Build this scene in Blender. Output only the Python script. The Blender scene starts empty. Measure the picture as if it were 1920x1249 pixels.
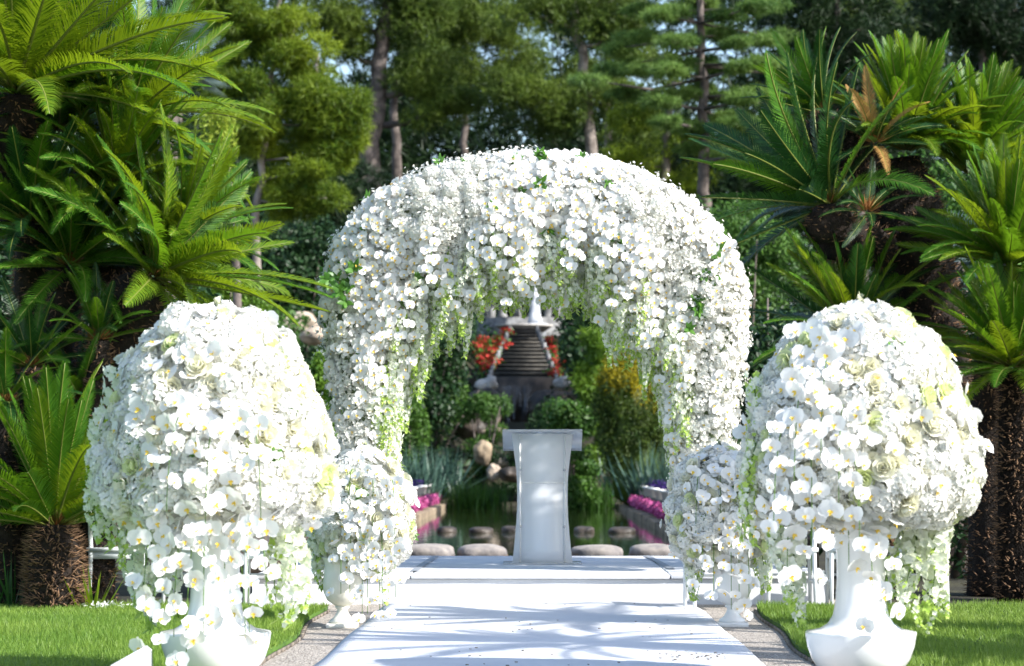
import bpy, math, random
import numpy as np
from mathutils import Matrix, Vector

rng = np.random.default_rng(7)
random.seed(7)
S = bpy.context.scene
COL = S.collection
R = math.radians

# ------------------------------------------------------------------ camera, sky, sun, exposure
H_CAM = 1.08
FPX, CX, HZ = 4533.0, 1013.0, 871.0          # 85 mm lens, vanishing point of the aisle, eye level
cam_d = bpy.data.cameras.new('camera')
cam = bpy.data.objects.new('camera', cam_d); COL.objects.link(cam)
cam.location = (0, 0, H_CAM); cam.rotation_euler = (R(90), 0, 0)
cam_d.lens = 85; cam_d.sensor_width = 36
cam_d.shift_x = -(CX - 960) / 1920; cam_d.shift_y = (HZ - 624.5) / 1920
cam_d.clip_end = 2000
cam_d.dof.use_dof = True; cam_d.dof.focus_distance = 15.6; cam_d.dof.aperture_fstop = 3.6
S.camera = cam

SUN = Vector((0.72, -0.39, 0.58)).normalized()   # towards the sun
world = bpy.data.worlds.new('World'); S.world = world; world.use_nodes = True
wn = world.node_tree.nodes; wl = world.node_tree.links
bg = wn.get('Background') or wn.new('ShaderNodeBackground')
sky = wn.new('ShaderNodeTexSky'); sky.sky_type = 'NISHITA'; sky.sun_disc = False
sky.sun_elevation = math.asin(SUN.z); sky.sun_rotation = math.atan2(SUN.x, SUN.y)
wl.new(sky.outputs[0], bg.inputs[0]); bg.inputs[1].default_value = 0.15
sun_d = bpy.data.lights.new('sun', 'SUN'); sun_d.energy = 4.4; sun_d.angle = R(0.53); sun_d.color = (1, .965, .91)
sun = bpy.data.objects.new('sun', sun_d); COL.objects.link(sun)
sun.rotation_euler = (-SUN).to_track_quat('-Z', 'Y').to_euler(); sun.location = (20, -10, 30)
S.view_settings.view_transform = 'Standard'; S.view_settings.look = 'None'
S.view_settings.exposure = 1.05; S.view_settings.gamma = 1

def W(px, py, Y):
    return np.array([(px - CX) / FPX * Y, Y, H_CAM + (HZ - py) / FPX * Y])

# ------------------------------------------------------------------ materials
MATS = {}
def new_mat(name):
    m = bpy.data.materials.new(name); m.use_nodes = True
    m.node_tree.nodes.clear(); MATS[name] = m
    return m, m.node_tree.nodes, m.node_tree.links

def leafmat(name, c1, c2, trans=.35, tcol=None, gloss=.25, rough=.45, noise=0.0):
    m, n, l = new_mat(name)
    out = n.new('ShaderNodeOutputMaterial')
    geo = n.new('ShaderNodeNewGeometry')
    ramp = n.new('ShaderNodeValToRGB')
    ramp.color_ramp.elements[0].color = (*c1, 1); ramp.color_ramp.elements[1].color = (*c2, 1)
    fac = geo.outputs['Random Per Island']
    if noise:
        tex = n.new('ShaderNodeTexNoise'); tex.inputs['Scale'].default_value = noise; tex.inputs['Detail'].default_value = 2
        l.new(geo.outputs['Position'], tex.inputs['Vector'])
        mx = n.new('ShaderNodeMath'); mx.operation = 'MULTIPLY_ADD'
        l.new(geo.outputs['Random Per Island'], mx.inputs[0]); mx.inputs[1].default_value = .5
        sc = n.new('ShaderNodeMapRange'); l.new(tex.outputs[0], sc.inputs[0])
        sc.inputs[1].default_value = .35; sc.inputs[2].default_value = .65; sc.inputs[4].default_value = .6
        l.new(sc.outputs[0], mx.inputs[2]); fac = mx.outputs[0]
    l.new(fac, ramp.inputs[0])
    p = n.new('ShaderNodeBsdfPrincipled'); l.new(ramp.outputs[0], p.inputs['Base Color'])
    p.inputs['Roughness'].default_value = rough; p.inputs['Specular IOR Level'].default_value = gloss
    t = n.new('ShaderNodeBsdfTranslucent')
    if tcol: t.inputs[0].default_value = (*tcol, 1)
    else: l.new(ramp.outputs[0], t.inputs[0])
    mix = n.new('ShaderNodeMixShader'); mix.inputs[0].default_value = trans
    l.new(p.outputs[0], mix.inputs[1]); l.new(t.outputs[0], mix.inputs[2])
    l.new(mix.outputs[0], out.inputs[0])
    return m

def surf(name, c1, c2=None, scale=5, rough=.6, bump=0, bscale=None, spec=.4, detail=5, stops=(.35, .65), metal=0, coat=0):
    m, n, l = new_mat(name)
    out = n.new('ShaderNodeOutputMaterial')
    p = n.new('ShaderNodeBsdfPrincipled'); l.new(p.outputs[0], out.inputs[0])
    p.inputs['Roughness'].default_value = rough; p.inputs['Specular IOR Level'].default_value = spec
    p.inputs['Metallic'].default_value = metal; p.inputs['Coat Weight'].default_value = coat
    p.inputs['Coat Roughness'].default_value = .12
    geo = n.new('ShaderNodeNewGeometry')
    if c2:
        tex = n.new('ShaderNodeTexNoise'); tex.inputs['Scale'].default_value = scale; tex.inputs['Detail'].default_value = detail
        l.new(geo.outputs['Position'], tex.inputs['Vector'])
        ramp = n.new('ShaderNodeValToRGB')
        ramp.color_ramp.elements[0].color = (*c1, 1); ramp.color_ramp.elements[1].color = (*c2, 1)
        ramp.color_ramp.elements[0].position = stops[0]; ramp.color_ramp.elements[1].position = stops[1]
        l.new(tex.outputs[0], ramp.inputs[0]); l.new(ramp.outputs[0], p.inputs['Base Color'])
    else:
        p.inputs['Base Color'].default_value = (*c1, 1)
    if bump:
        tb = n.new('ShaderNodeTexNoise'); tb.inputs['Scale'].default_value = bscale or scale * 3; tb.inputs['Detail'].default_value = 4
        l.new(geo.outputs['Position'], tb.inputs['Vector'])
        b = n.new('ShaderNodeBump'); b.inputs['Strength'].default_value = bump; b.inputs['Distance'].default_value = .03
        l.new(tb.outputs[0], b.inputs['Height']); l.new(b.outputs[0], p.inputs['Normal'])
    return m

M_petal = leafmat('orchid_petal', (.80, .80, .80), (.88, .88, .88), .30, (.85, .85, .80), .2, .5)
M_lip = leafmat('orchid_lip', (.75, .48, .04), (.85, .62, .10), .2, None, .2, .5)
M_rose = leafmat('rose_petal', (.82, .80, .66), (.86, .84, .74), .3, (.85, .85, .62), .15, .6)
M_greenrose = leafmat('green_rose_petal', (.70, .76, .42), (.82, .82, .58), .3, (.75, .85, .4), .15, .6)
M_hyd = leafmat('hydrangea_petal', (.78, .77, .72), (.87, .86, .82), .3, (.85, .85, .78), .15, .6)
M_floret = leafmat('floret_petal', (.76, .79, .68), (.88, .88, .84), .35, (.82, .88, .62), .15, .6)
M_bud = leafmat('green_bud', (.35, .52, .08), (.55, .68, .20), .4, (.55, .75, .15), .2, .5)
M_stem = leafmat('stem_green', (.08, .16, .03), (.14, .26, .05), .1, None, .3, .5)
M_sprig = leafmat('sprig_leaf', (.035, .12, .02), (.12, .27, .05), .35, (.2, .42, .06), .4, .4)
M_core = surf('arrangement_core', (.10, .16, .06), (.30, .36, .20), 14, .9, .6, 60)
M_corelight = surf('bouquet_core', (.32, .36, .20), (.62, .62, .48), 16, .9, .6, 60)
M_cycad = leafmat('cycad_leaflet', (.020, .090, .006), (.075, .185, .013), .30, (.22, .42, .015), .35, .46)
M_cycad_y = leafmat('cycad_leaflet_yellow', (.042, .12, .006), (.165, .24, .012), .32, (.34, .47, .015), .35, .46)  # yellower leaflet green, mixed among the fronds
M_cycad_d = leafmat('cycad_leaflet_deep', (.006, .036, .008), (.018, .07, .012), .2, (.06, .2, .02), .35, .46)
M_dead = leafmat('cycad_leaflet_dead', (.30, .16, .05), (.48, .28, .09), .2, None, .2, .6)
M_rachis = leafmat('rachis', (.10, .14, .025), (.20, .22, .045), .1, None, .4, .4)
M_bark = leafmat('cycad_scale', (.02, .012, .008), (.26, .155, .09), 0, None, .2, .8)
M_barkcore = surf('cycad_trunk_core', (.006, .004, .003), (.025, .016, .011), 20, .95, .8, 60)
M_fibre = leafmat('cycad_fibre', (.20, .08, .03), (.42, .22, .08), .1, None, .1, .8)
M_white = surf('white_ceramic', (.80, .80, .80), None, rough=.22, spec=.5, coat=.5)
M_cream = surf('cream_stone', (.70, .68, .58), (.76, .74, .66), 8, .5, .1, 40)
M_cloth = surf('white_cloth', (.60, .61, .64), (.68, .69, .71), 3, .85, .12, 30, spec=.2)
M_carpet = surf('white_carpet', (.58, .60, .64), (.68, .69, .72), 1.6, .95, .35, 160, spec=.1)
M_paint = surf('chair_paint', (.62, .66, .68), (.72, .75, .76), 12, .45)
M_grass = leafmat('grass_blade', (.085, .175, .022), (.22, .31, .055), .3, (.28, .44, .05), .3, .5, .9)
M_lawn = surf('lawn_soil', (.045, .10, .012), (.09, .18, .02), 6, .9, .6, 90)
M_gravel = surf('gravel', (.20, .17, .145), (.62, .56, .49), 75, .9, .9, 75, detail=2)
M_edge = surf('edging_stone', (.10, .085, .07), (.24, .20, .16), 9, .9, .5)
M_metal = surf('dark_iron', (.05, .05, .05), None, rough=.4, metal=.7)
M_steel = surf('steel', (.55, .56, .58), None, rough=.25, metal=1)
M_trunk = surf('pine_bark', (.055, .045, .04), (.17, .14, .125), 3.5, .95, 1, 9)
M_trunkpale = surf('pale_bark', (.10, .082, .07), (.30, .26, .23), 2.5, .95, 1, 8)
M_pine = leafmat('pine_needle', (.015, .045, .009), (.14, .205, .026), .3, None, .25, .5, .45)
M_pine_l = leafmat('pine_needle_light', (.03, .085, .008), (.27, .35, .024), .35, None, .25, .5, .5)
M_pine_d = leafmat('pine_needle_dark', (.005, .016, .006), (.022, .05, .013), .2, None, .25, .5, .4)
M_cedar = leafmat('cedar_needle', (.035, .10, .022), (.21, .33, .07), .32, None, .25, .5, .5)
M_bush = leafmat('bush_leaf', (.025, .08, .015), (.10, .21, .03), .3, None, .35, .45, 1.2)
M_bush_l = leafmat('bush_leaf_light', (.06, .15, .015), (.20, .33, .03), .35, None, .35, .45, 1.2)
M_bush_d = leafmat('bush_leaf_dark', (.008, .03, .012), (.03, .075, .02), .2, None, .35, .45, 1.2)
M_gold = leafmat('golden_leaf', (.035, .085, .012), (.36, .32, .018), .3, None, .3, .5, 1.0)
M_blue = leafmat('bluish_blade', (.03, .075, .06), (.10, .18, .13), .2, None, .4, .4)
M_reed = leafmat('reed_blade', (.018, .065, .008), (.055, .14, .014), .3, None, .3, .5)
M_palm = leafmat('fan_palm_blade', (.10, .16, .15), (.24, .33, .30), .25, None, .4, .4)
M_weep = leafmat('weeping_leaf', (.20, .30, .03), (.38, .46, .06), .4, None, .3, .5)
M_pink = leafmat('pink_petal', (.34, .04, .17), (.62, .16, .36), .3, None, .2, .6)
M_purple = leafmat('purple_petal', (.02, .010, .08), (.07, .035, .20), .2, None, .2, .6)
M_red = leafmat('red_petal', (.30, .012, .015), (.55, .06, .04), .25, None, .2, .6)
M_rock = surf('rock', (.17, .13, .10), (.50, .41, .32), 2.2, .9, .8, 9)
M_darkrock = surf('wet_rock', (.02, .018, .016), (.11, .085, .065), 2.2, .55, .8, 9)
M_step = surf('stair_stone', (.012, .012, .013), (.04, .038, .036), 3, .6, .5, 12)
M_tread = surf('stair_nosing', (.035, .034, .03), (.10, .09, .075), 4, .6, .4, 12)
M_wallstone = surf('pale_stone', (.30, .28, .26), (.55, .52, .48), 2.5, .85, .5, 9)
M_bankstone = surf('bank_stone', (.10, .075, .05), (.36, .28, .19), 2.2, .9, .8, 9)
M_kerb = surf('grey_kerb', (.10, .10, .10), (.30, .30, .30), 2.5, .85, .5, 9)  # mottled grey stone, darker than the pale stone
M_pot = surf('white_pot', (.78, .78, .76), None, rough=.4)
M_terracotta = surf('terracotta', (.36, .22, .13), (.46, .30, .19), 9, .8)

# stepping stone: pale dry top, ochre wet band at the waterline
m, n, l = new_mat('stepping_stone')
out = n.new('ShaderNodeOutputMaterial'); p = n.new('ShaderNodeBsdfPrincipled'); l.new(p.outputs[0], out.inputs[0])
geo = n.new('ShaderNodeNewGeometry'); sep = n.new('ShaderNodeSeparateXYZ'); l.new(geo.outputs['Position'], sep.inputs[0])
tx = n.new('ShaderNodeTexNoise'); tx.inputs['Scale'].default_value = 9; tx.inputs['Detail'].default_value = 5; l.new(geo.outputs['Position'], tx.inputs[0])
ad = n.new('ShaderNodeMath'); ad.operation = 'MULTIPLY_ADD'; l.new(tx.outputs[0], ad.inputs[0]); ad.inputs[1].default_value = .22; l.new(sep.outputs[2], ad.inputs[2])
rp = n.new('ShaderNodeValToRGB'); rp.color_ramp.elements[0].color = (.30, .18, .075, 1); rp.color_ramp.elements[0].position = .11
rp.color_ramp.elements[1].color = (.34, .30, .26, 1); rp.color_ramp.elements[1].position = .30
e = rp.color_ramp.elements.new(.145); e.color = (.10, .09, .09, 1)
e = rp.color_ramp.elements.new(.20); e.color = (.20, .18, .17, 1)
rp.color_ramp.elements[-1].position = .30
l.new(ad.outputs[0], rp.inputs[0]); l.new(rp.outputs[0], p.inputs['Base Color']); p.inputs['Roughness'].default_value = .8
bb = n.new('ShaderNodeBump'); bb.inputs['Strength'].default_value = .6; bb.inputs['Distance'].default_value = .03
l.new(tx.outputs[0], bb.inputs['Height']); l.new(bb.outputs[0], p.inputs['Normal'])
M_sstone = m

# pond water
m, n, l = new_mat('pond_water')
out = n.new('ShaderNodeOutputMaterial'); p = n.new('ShaderNodeBsdfPrincipled'); l.new(p.outputs[0], out.inputs[0])
p.inputs['Base Color'].default_value = (.018, .026, .008, 1); p.inputs['Roughness'].default_value = .04
p.inputs['Specular IOR Level'].default_value = .5; p.inputs['IOR'].default_value = 1.33
geo = n.new('ShaderNodeNewGeometry')
mp = n.new('ShaderNodeMapping'); mp.inputs['Scale'].default_value = (1.6, .7, 1); l.new(geo.outputs['Position'], mp.inputs[0])
tx = n.new('ShaderNodeTexNoise'); tx.inputs['Scale'].default_value = 2.5; tx.inputs['Detail'].default_value = 3; l.new(mp.outputs[0], tx.inputs[0])
bb = n.new('ShaderNodeBump'); bb.inputs['Strength'].default_value = .12; bb.inputs['Distance'].default_value = .03
l.new(tx.outputs[0], bb.inputs['Height']); l.new(bb.outputs[0], p.inputs['Normal'])
M_water = m

# falling water
m, n, l = new_mat('falling_water')
out = n.new('ShaderNodeOutputMaterial'); p = n.new('ShaderNodeBsdfPrincipled'); l.new(p.outputs[0], out.inputs[0])
p.inputs['Base Color'].default_value = (.35, .38, .42, 1); p.inputs['Roughness'].default_value = .25; 
geo = n.new('ShaderNodeNewGeometry'); mp = n.new('ShaderNodeMapping'); mp.inputs['Scale'].default_value = (9, 2, .8); l.new(geo.outputs['Position'], mp.inputs[0])
tx = n.new('ShaderNodeTexNoise'); tx.inputs['Scale'].default_value = 1.5; tx.inputs['Detail'].default_value = 4; l.new(mp.outputs[0], tx.inputs[0])
mr = n.new('ShaderNodeMapRange'); mr.inputs[1].default_value = .48; mr.inputs[2].default_value = .72; mr.inputs[4].default_value = .6; l.new(tx.outputs[0], mr.inputs[0]); l.new(mr.outputs[0], p.inputs['Alpha'])
M_fall = m

# frosted acrylic
m, n, l = new_mat('frosted_acrylic')
out = n.new('ShaderNodeOutputMaterial'); p = n.new('ShaderNodeBsdfPrincipled')
p.inputs['Base Color'].default_value = (.95, .96, .98, 1); p.inputs['Roughness'].default_value = .35; p.inputs['Coat Weight'].default_value = .3
t = n.new('ShaderNodeBsdfTranslucent'); t.inputs[0].default_value = (.90, .93, .97, 1)
mx = n.new('ShaderNodeMixShader'); mx.inputs[0].default_value = .35
l.new(p.outputs[0], mx.inputs[1]); l.new(t.outputs[0], mx.inputs[2]); l.new(mx.outputs[0], out.inputs[0])
M_frost = m
m, n, l = new_mat('clear_acrylic')
out = n.new('ShaderNodeOutputMaterial'); p = n.new('ShaderNodeBsdfPrincipled'); l.new(p.outputs[0], out.inputs[0])
p.inputs['Base Color'].default_value = (.86, .88, .90, 1); p.inputs['Roughness'].default_value = .18
p.inputs['Transmission Weight'].default_value = .55; p.inputs['IOR'].default_value = 1.3
M_clear = m

# ground: dark mulch near, leaf litter and undergrowth on the hill
M_ground = surf('garden_soil', (.014, .012, .008), (.045, .042, .02), 1.3, .95, .9, 16)

# ------------------------------------------------------------------ mesh helpers
def mk_mesh(name, V, F, mats, MI=None, smooth=False):
    me = bpy.data.meshes.new(name)
    V = np.asarray(V, dtype=np.float32); F = np.asarray(F, dtype=np.int32)
    k = F.shape[1]
    me.vertices.add(len(V)); me.vertices.foreach_set('co', V.ravel())
    me.loops.add(F.size); me.loops.foreach_set('vertex_index', F.ravel())
    me.polygons.add(len(F)); me.polygons.foreach_set('loop_start', np.arange(0, F.size, k, dtype=np.int32))
    me.polygons.foreach_set('loop_total', np.full(len(F), k, dtype=np.int32))
    for mt in (mats if isinstance(mats, (list, tuple)) else [mats]): me.materials.append(mt)
    if MI is not None: me.polygons.foreach_set('material_index', np.asarray(MI, dtype=np.int32))
    if smooth: me.polygons.foreach_set('use_smooth', np.ones(len(F), dtype=bool))
    me.update(calc_edges=True)
    return me

class T:            # a shape: verts, triangles, material index
    def __init__(s, V=None, F=None, M=None):
        s.V = np.zeros((0, 3)) if V is None else np.asarray(V, float)
        s.F = np.zeros((0, 3), int) if F is None else np.asarray(F, int)
        s.M = np.zeros(len(s.F), int) if M is None else np.asarray(M, int)
    def add(s, o, mat=None, M3=None, t=None):
        V = o.V
        if M3 is not None: V = V @ np.asarray(M3).T
        if t is not None: V = V + np.asarray(t)
        s.F = np.vstack([s.F, o.F + len(s.V)]); s.V = np.vstack([s.V, V])
        s.M = np.concatenate([s.M, o.M if mat is None else np.full(len(o.F), mat)])
        return s
    def mesh(s, name, mats, smooth=False): return mk_mesh(name, s.V, s.F, mats, s.M, smooth)

def scatter(tpl, Ms, Ts):          # many copies of one shape as one shape
    Ms = np.asarray(Ms); Ts = np.asarray(Ts); k = len(Ts); nv = len(tpl.V)
    if k == 0: return T()
    V = np.einsum('kij,nj->kni', Ms, tpl.V) + Ts[:, None, :]
    F = tpl.F[None] + (np.arange(k) * nv)[:, None, None]
    return T(V.reshape(-1, 3), F.reshape(-1, 3), np.tile(tpl.M, k))

def join(parts):
    parts = [p for p in parts if len(p.V)]
    off = np.cumsum([0] + [len(p.V) for p in parts[:-1]])
    return T(np.vstack([p.V for p in parts]), np.vstack([p.F + o for p, o in zip(parts, off)]), np.concatenate([p.M for p in parts]))

def unit(v):
    v = np.asarray(v, float); return v / np.maximum(np.linalg.norm(v, axis=-1, keepdims=True), 1e-9)

def frames(N, roll, scale=1.0, up=(0, 0, 1)):
    """N (k,3): local +Z to N, local +Y towards 'up', rolled; returns (k,3,3)"""
    N = unit(N); up = np.broadcast_to(np.asarray(up, float), N.shape).copy()
    par = np.abs((N * up).sum(1)) > .97; up[par] = (0, 1, 0)
    Xa = unit(np.cross(up, N)); Ya = np.cross(N, Xa)
    c, s = np.cos(roll)[:, None], np.sin(roll)[:, None]
    X2 = Xa * c + Ya * s; Y2 = -Xa * s + Ya * c
    sc = np.broadcast_to(np.asarray(scale, float), (len(N),))
    return np.stack([X2, Y2, N], axis=2) * sc[:, None, None]

def grid(fn, nu, nv):              # surface patch
    u = np.linspace(0, 1, nu + 1); v = np.linspace(0, 1, nv + 1)
    V = np.array([fn(a, b) for a in u for b in v], float)
    F = []
    for i in range(nu):
        for j in range(nv):
            a = i * (nv + 1) + j; b = a + 1; c = a + nv + 1; d = c + 1
            F += [(a, c, d), (a, d, b)]
    return T(V, F)

def box(x0, x1, y0, y1, z0, z1, mat=0):
    V = [(x, y, z) for z in (z0, z1) for y in (y0, y1) for x in (x0, x1)]
    Q = [(0, 2, 3, 1), (4, 5, 7, 6), (0, 1, 5, 4), (2, 6, 7, 3), (0, 4, 6, 2), (1, 3, 7, 5)]
    F = [t for q in Q for t in ((q[0], q[1], q[2]), (q[0], q[2], q[3]))]
    return T(V, F, [mat] * 12)

def lathe(prof, n=32, mat=0):
    prof = np.asarray(prof, float); k = len(prof)
    a = np.arange(n) / n * 2 * np.pi
    V = np.stack([np.outer(np.cos(a), prof[:, 0]), np.outer(np.sin(a), prof[:, 0]), np.tile(prof[:, 1], (n, 1))], 2).reshape(-1, 3)
    F = []
    for i in range(n):
        j = (i + 1) % n
        for q in range(k - 1):
            a0, a1, b0, b1 = i * k + q, i * k + q + 1, j * k + q, j * k + q + 1
            F += [(a0, b0, b1), (a0, b1, a1)]
    return T(V, F, [mat] * len(F))

def tube(P, rad, n=8, mat=0, cap=True):
    P = np.asarray(P, float); k = len(P); rad = np.broadcast_to(np.asarray(rad, float), (k,))
    tn = unit(np.gradient(P, axis=0)); ref = np.array([.31, .93, .17])
    X = unit(np.cross(tn, ref)); Y = np.cross(tn, X)
    a = np.arange(n) / n * 2 * np.pi
    V = (P[:, None] + rad[:, None, None] * (np.cos(a)[None, :, None] * X[:, None] + np.sin(a)[None, :, None] * Y[:, None])).reshape(-1, 3)
    F = []
    for i in range(k - 1):
        for j in range(n):
            a0, a1 = i * n + j, i * n + (j + 1) % n; b0, b1 = a0 + n, a1 + n
            F += [(a0, a1, b1), (a0, b1, b0)]
    V = list(V)
    if cap:
        V.append(P[-1]); c = len(V) - 1; o = (k - 1) * n
        F += [(o + j, o + (j + 1) % n, c) for j in range(n)]
        V.append(P[0]); c = len(V) - 1
        F += [((j + 1) % n, j, c) for j in range(n)]
    return T(np.array(V), F, [mat] * len(F))

def smoothnoise(P, s, seed=0):
    r = np.random.default_rng(seed); out = 0
    for k in range(5):
        d = unit(r.normal(size=3)); f = s * (0.7 + .5 * k)
        out = out + np.sin(P @ d * f + r.uniform(0, 6.28)) / (1 + .5 * k)
    return out / 3

def link(name, me, parent=None, loc=(0, 0, 0), M3=None):
    o = bpy.data.objects.new(name, me); COL.objects.link(o)
    if parent: o.parent = parent
    if M3 is not None:
        m = Matrix(np.asarray(M3).tolist()).to_4x4(); m.translation = Vector([float(v) for v in loc]); o.matrix_basis = m
    else: o.location = [float(v) for v in loc]
    return o

def tag(o, label, cat, group=None):
    o['label'] = label; o['category'] = cat
    if group: o['group'] = group
    return o
def struct(o): o['kind'] = 'structure'; return o
def stuff(o): o['kind'] = 'stuff'; return o
def thing(name, loc, label, cat, group=None):
    o = bpy.data.objects.new(name, None); COL.objects.link(o); o.location = [float(v) for v in loc]
    o.empty_display_size = .1
    return tag(o, label, cat, group)
def bevel(o, w=.006, seg=2):
    b = o.modifiers.new('bevel', 'BEVEL'); b.width = w; b.segments = seg; b.limit_method = 'ANGLE'; return o

# ------------------------------------------------------------------ ground, water, path
POND_Y0, POND_Y1 = 23.0, 62.0; EDGE = {1: 1.95, -1: 2.35}
def sstep(a, b, x):
    t = np.clip((x - a) / (b - a), 0, 1); return t * t * (3 - 2 * t)
def terrain(x, y):
    side = sstep(4, 14, np.abs(x))
    z = 3.5 * sstep(62.5, 74, y) + 2.4 * sstep(74, 87, y) + 1.5 * sstep(88, 125, y)
    z = z + side * 1.6 * sstep(34, 70, y) * (1 - sstep(70, 90, y))
    z = z + .22 * np.sin(x * .9 + y * .3) * np.sin(y * .7 - x * .4) * sstep(64, 72, y) * sstep(1.5, 4, np.abs(x))
    z = z - 1.1 * (1 - sstep(1.3, 2.4, np.abs(x + .55))) * sstep(66, 72, y) * (1 - sstep(88, 90.5, y))
    return z - .5 * ((x < 2.0) & (x > -2.4) & (y > POND_Y0) & (y < POND_Y1))
gx = np.unique(np.concatenate([np.linspace(-250, -30, 12), np.linspace(-30, 30, 61), np.linspace(30, 250, 12), [-2.41, -2.39, 1.99, 2.01]]))
gy = np.unique(np.concatenate([np.linspace(-60, 20, 21), [22.98, 23.02], np.linspace(24, 61, 20), [61.98, 62.02], np.linspace(63, 130, 68), np.linspace(140, 600, 12)]))
GX, GY = np.meshgrid(gx, gy); V = np.stack([GX, GY, terrain(GX, GY)], 2).reshape(-1, 3)
nx = len(gx); idx = np.arange(len(V)).reshape(len(gy), nx)
F = np.stack([idx[:-1, :-1], idx[:-1, 1:], idx[1:, 1:], idx[1:, :-1]], 2).reshape(-1, 4)
struct(link('ground', mk_mesh('ground', V, F, M_ground, smooth=True)))
struct(link('pond_water', mk_mesh('pond_water', [(-2.39, 23, -.02), (1.99, 23, -.02), (1.99, 62, -.02), (-2.39, 62, -.02)], [(0, 1, 2, 3)], M_water)))
struct(link('gravel_path', mk_mesh('gravel_path', [(-2.4, 2, .006), (2.4, 2, .006), (2.4, 19.2, .006), (-2.4, 19.2, .006)], [(0, 1, 2, 3)], M_gravel)))

# lawns: a raised slab with blades, its edge slightly wavy
def lawn(sgn, name):
    ys = np.linspace(2, 17.7, 80)
    xin = sgn * (1.44 + .006 * ys + .022 * np.sin(ys * 2.1 + sgn) + .03 * np.sin(ys * .8))
    top = np.stack([xin, ys, np.full_like(ys, .045)], 1); far = np.stack([np.full_like(ys, sgn * 14.), ys, np.full_like(ys, .045)], 1)
    bot = np.stack([xin, ys, np.full_like(ys, -.02)], 1)
    V = np.vstack([top, far, bot]); k = len(ys); F = []
    for i in range(k - 1): F += [(i, i + 1, k + i + 1, k + i), (2 * k + i, 2 * k + i + 1, i + 1, i)]
    F += [(k - 1, 2 * k + k - 1, 2 * k + k - 1, 2 * k - 1)][:0]
    lw = struct(link(name, mk_mesh(name, V, F, M_lawn)))
    nb = 76000
    y = rng.uniform(11.3, 17.75, nb); xi = np.interp(y, ys, np.abs(xin))
    x = sgn * (xi + .0 + (5.2 - xi) * rng.random(nb) ** 1.05)
    h = rng.uniform(.025, .055, nb) * (1 + .25 * np.sin(x * 3 + y * 2)); w = rng.uniform(.0022, .0042, nb); a = rng.uniform(0, 6.28, nb)
    lx, ly = rng.normal(0, .018, nb), rng.normal(0, .018, nb)
    b = np.stack([x, y, np.full(nb, .042)], 1); d = np.stack([np.cos(a) * w, np.sin(a) * w, 0 * w], 1)
    tip = b + np.stack([lx, ly, h], 1)
    VV = np.stack([b - d, b + d, tip], 1).reshape(-1, 3)
    g = link('lawn_grass', mk_mesh('lawn_grass', VV, np.arange(nb * 3).reshape(-1, 3), M_grass)); stuff(g)
    g['label'] = 'mown green grass beside the %s edge of the aisle carpet' % ('left' if sgn < 0 else 'right'); g['category'] = 'grass'
    # dark edging strip
    e = T()
    for i in range(0, k - 1):
        e.add(box(-.5, .5, -.5, .5, 0, 1), M3=np.diag([.014, (ys[1] - ys[0]) * 1.02, .026]), t=(xin[i] - sgn * .016, ys[i], 0))
    tag(link('lawn_edging', e.mesh('lawn_edging', M_edge)), 'dark thin edging strip along the %s lawn' % ('left' if sgn < 0 else 'right'), 'edging', 'lawn edgings')
lawn(-1, 'lawn_left'); lawn(1, 'lawn_right')

# aisle carpet with small ripples, wavier at its far end
def carpet_fn(u, v):
    y = 5 + 13.45 * u; x = (-1 + 2 * v) * (1.215 - .003 * y) 
    z = .022 + .006 * math.sin(y * 2.3 + x * .8) + .010 * max(0, (y - 16.5) / 2) * math.sin(x * 6 + 1.3 * math.sin(y * 2))
    return (x, y + (.05 * math.sin(x * 2.6 + 1) if u == 1 else 0), z)
cp = grid(carpet_fn, 90, 28)
o = link('aisle_carpet', cp.mesh('aisle_carpet', M_carpet, True))
sm = o.modifiers.new('solid', 'SOLIDIFY'); sm.thickness = .012
tag(o, 'long white fabric aisle carpet leading up to the platform', 'carpet')
# bits of plant litter on the carpet
nb = 130
q = T()
for i in range(nb):
    y = rng.uniform(12.4, 18.2); x = rng.uniform(-1.1, 1.1)
    if i > 85: x, y = rng.normal(.85, .12), rng.normal(13.3, .18)
    s = rng.uniform(.004, .009); a = rng.uniform(0, 6.3)
    q.add(box(-1, 1, -.5, .5, 0, .6), M3=np.array([[math.cos(a) * s, -math.sin(a) * s, 0], [math.sin(a) * s, math.cos(a) * s, 0], [0, 0, s]]), t=(x, y, .033))
o = stuff(link('leaf_litter', q.mesh('leaf_litter', M_edge))); o['label'] = 'dark crumbs of leaf litter on the white carpet'; o['category'] = 'litter'

# ------------------------------------------------------------------ platform
PZ = .233; PY0, PY1, PXW = 18.55, 22.4, 2.2
pl = thing('platform', (0, PY0, 0), 'low white cloth covered platform under the flower arch', 'platform')
yb = [PY0, PY0 + .75, PY0 + 1.5, PY0 + 2.4, PY0 + 3.15, PY1]
for i in range(5):
    for a, b in ((-PXW, -1.0), (-.995, .995), (1.0, PXW)):
        o = link('deck_panel', box(a + .003, b - .003, yb[i] - PY0 + (.004 if i else -.014), yb[i + 1] - PY0 - .004, PZ - .03, PZ + .0015 * ((i * 3 + int(a)) % 3)).mesh('deck_panel', M_cloth), pl)
        bevel(o, .004)
def skirt_fn(u, v):
    x = -PXW - .01 + (2 * PXW + .02) * u; z = PZ - .034 - (PZ - .038) * v
    return (x, .016 - .010 * v * math.sin(x * 5 + 2 * math.sin(x * 2)) - .01 * v, z + .004 * math.sin(x * 9) * v)
link('front_skirt', grid(skirt_fn, 90, 6).mesh('front_skirt', M_cloth, True), pl)
for s in (-1, 1):
    link('side_skirt', box(min(s * PXW, s * (PXW + .012)), max(s * PXW, s * (PXW + .012)), 0, PY1 - PY0, .005, PZ - .008).mesh('side_skirt', M_cloth), pl)
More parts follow.
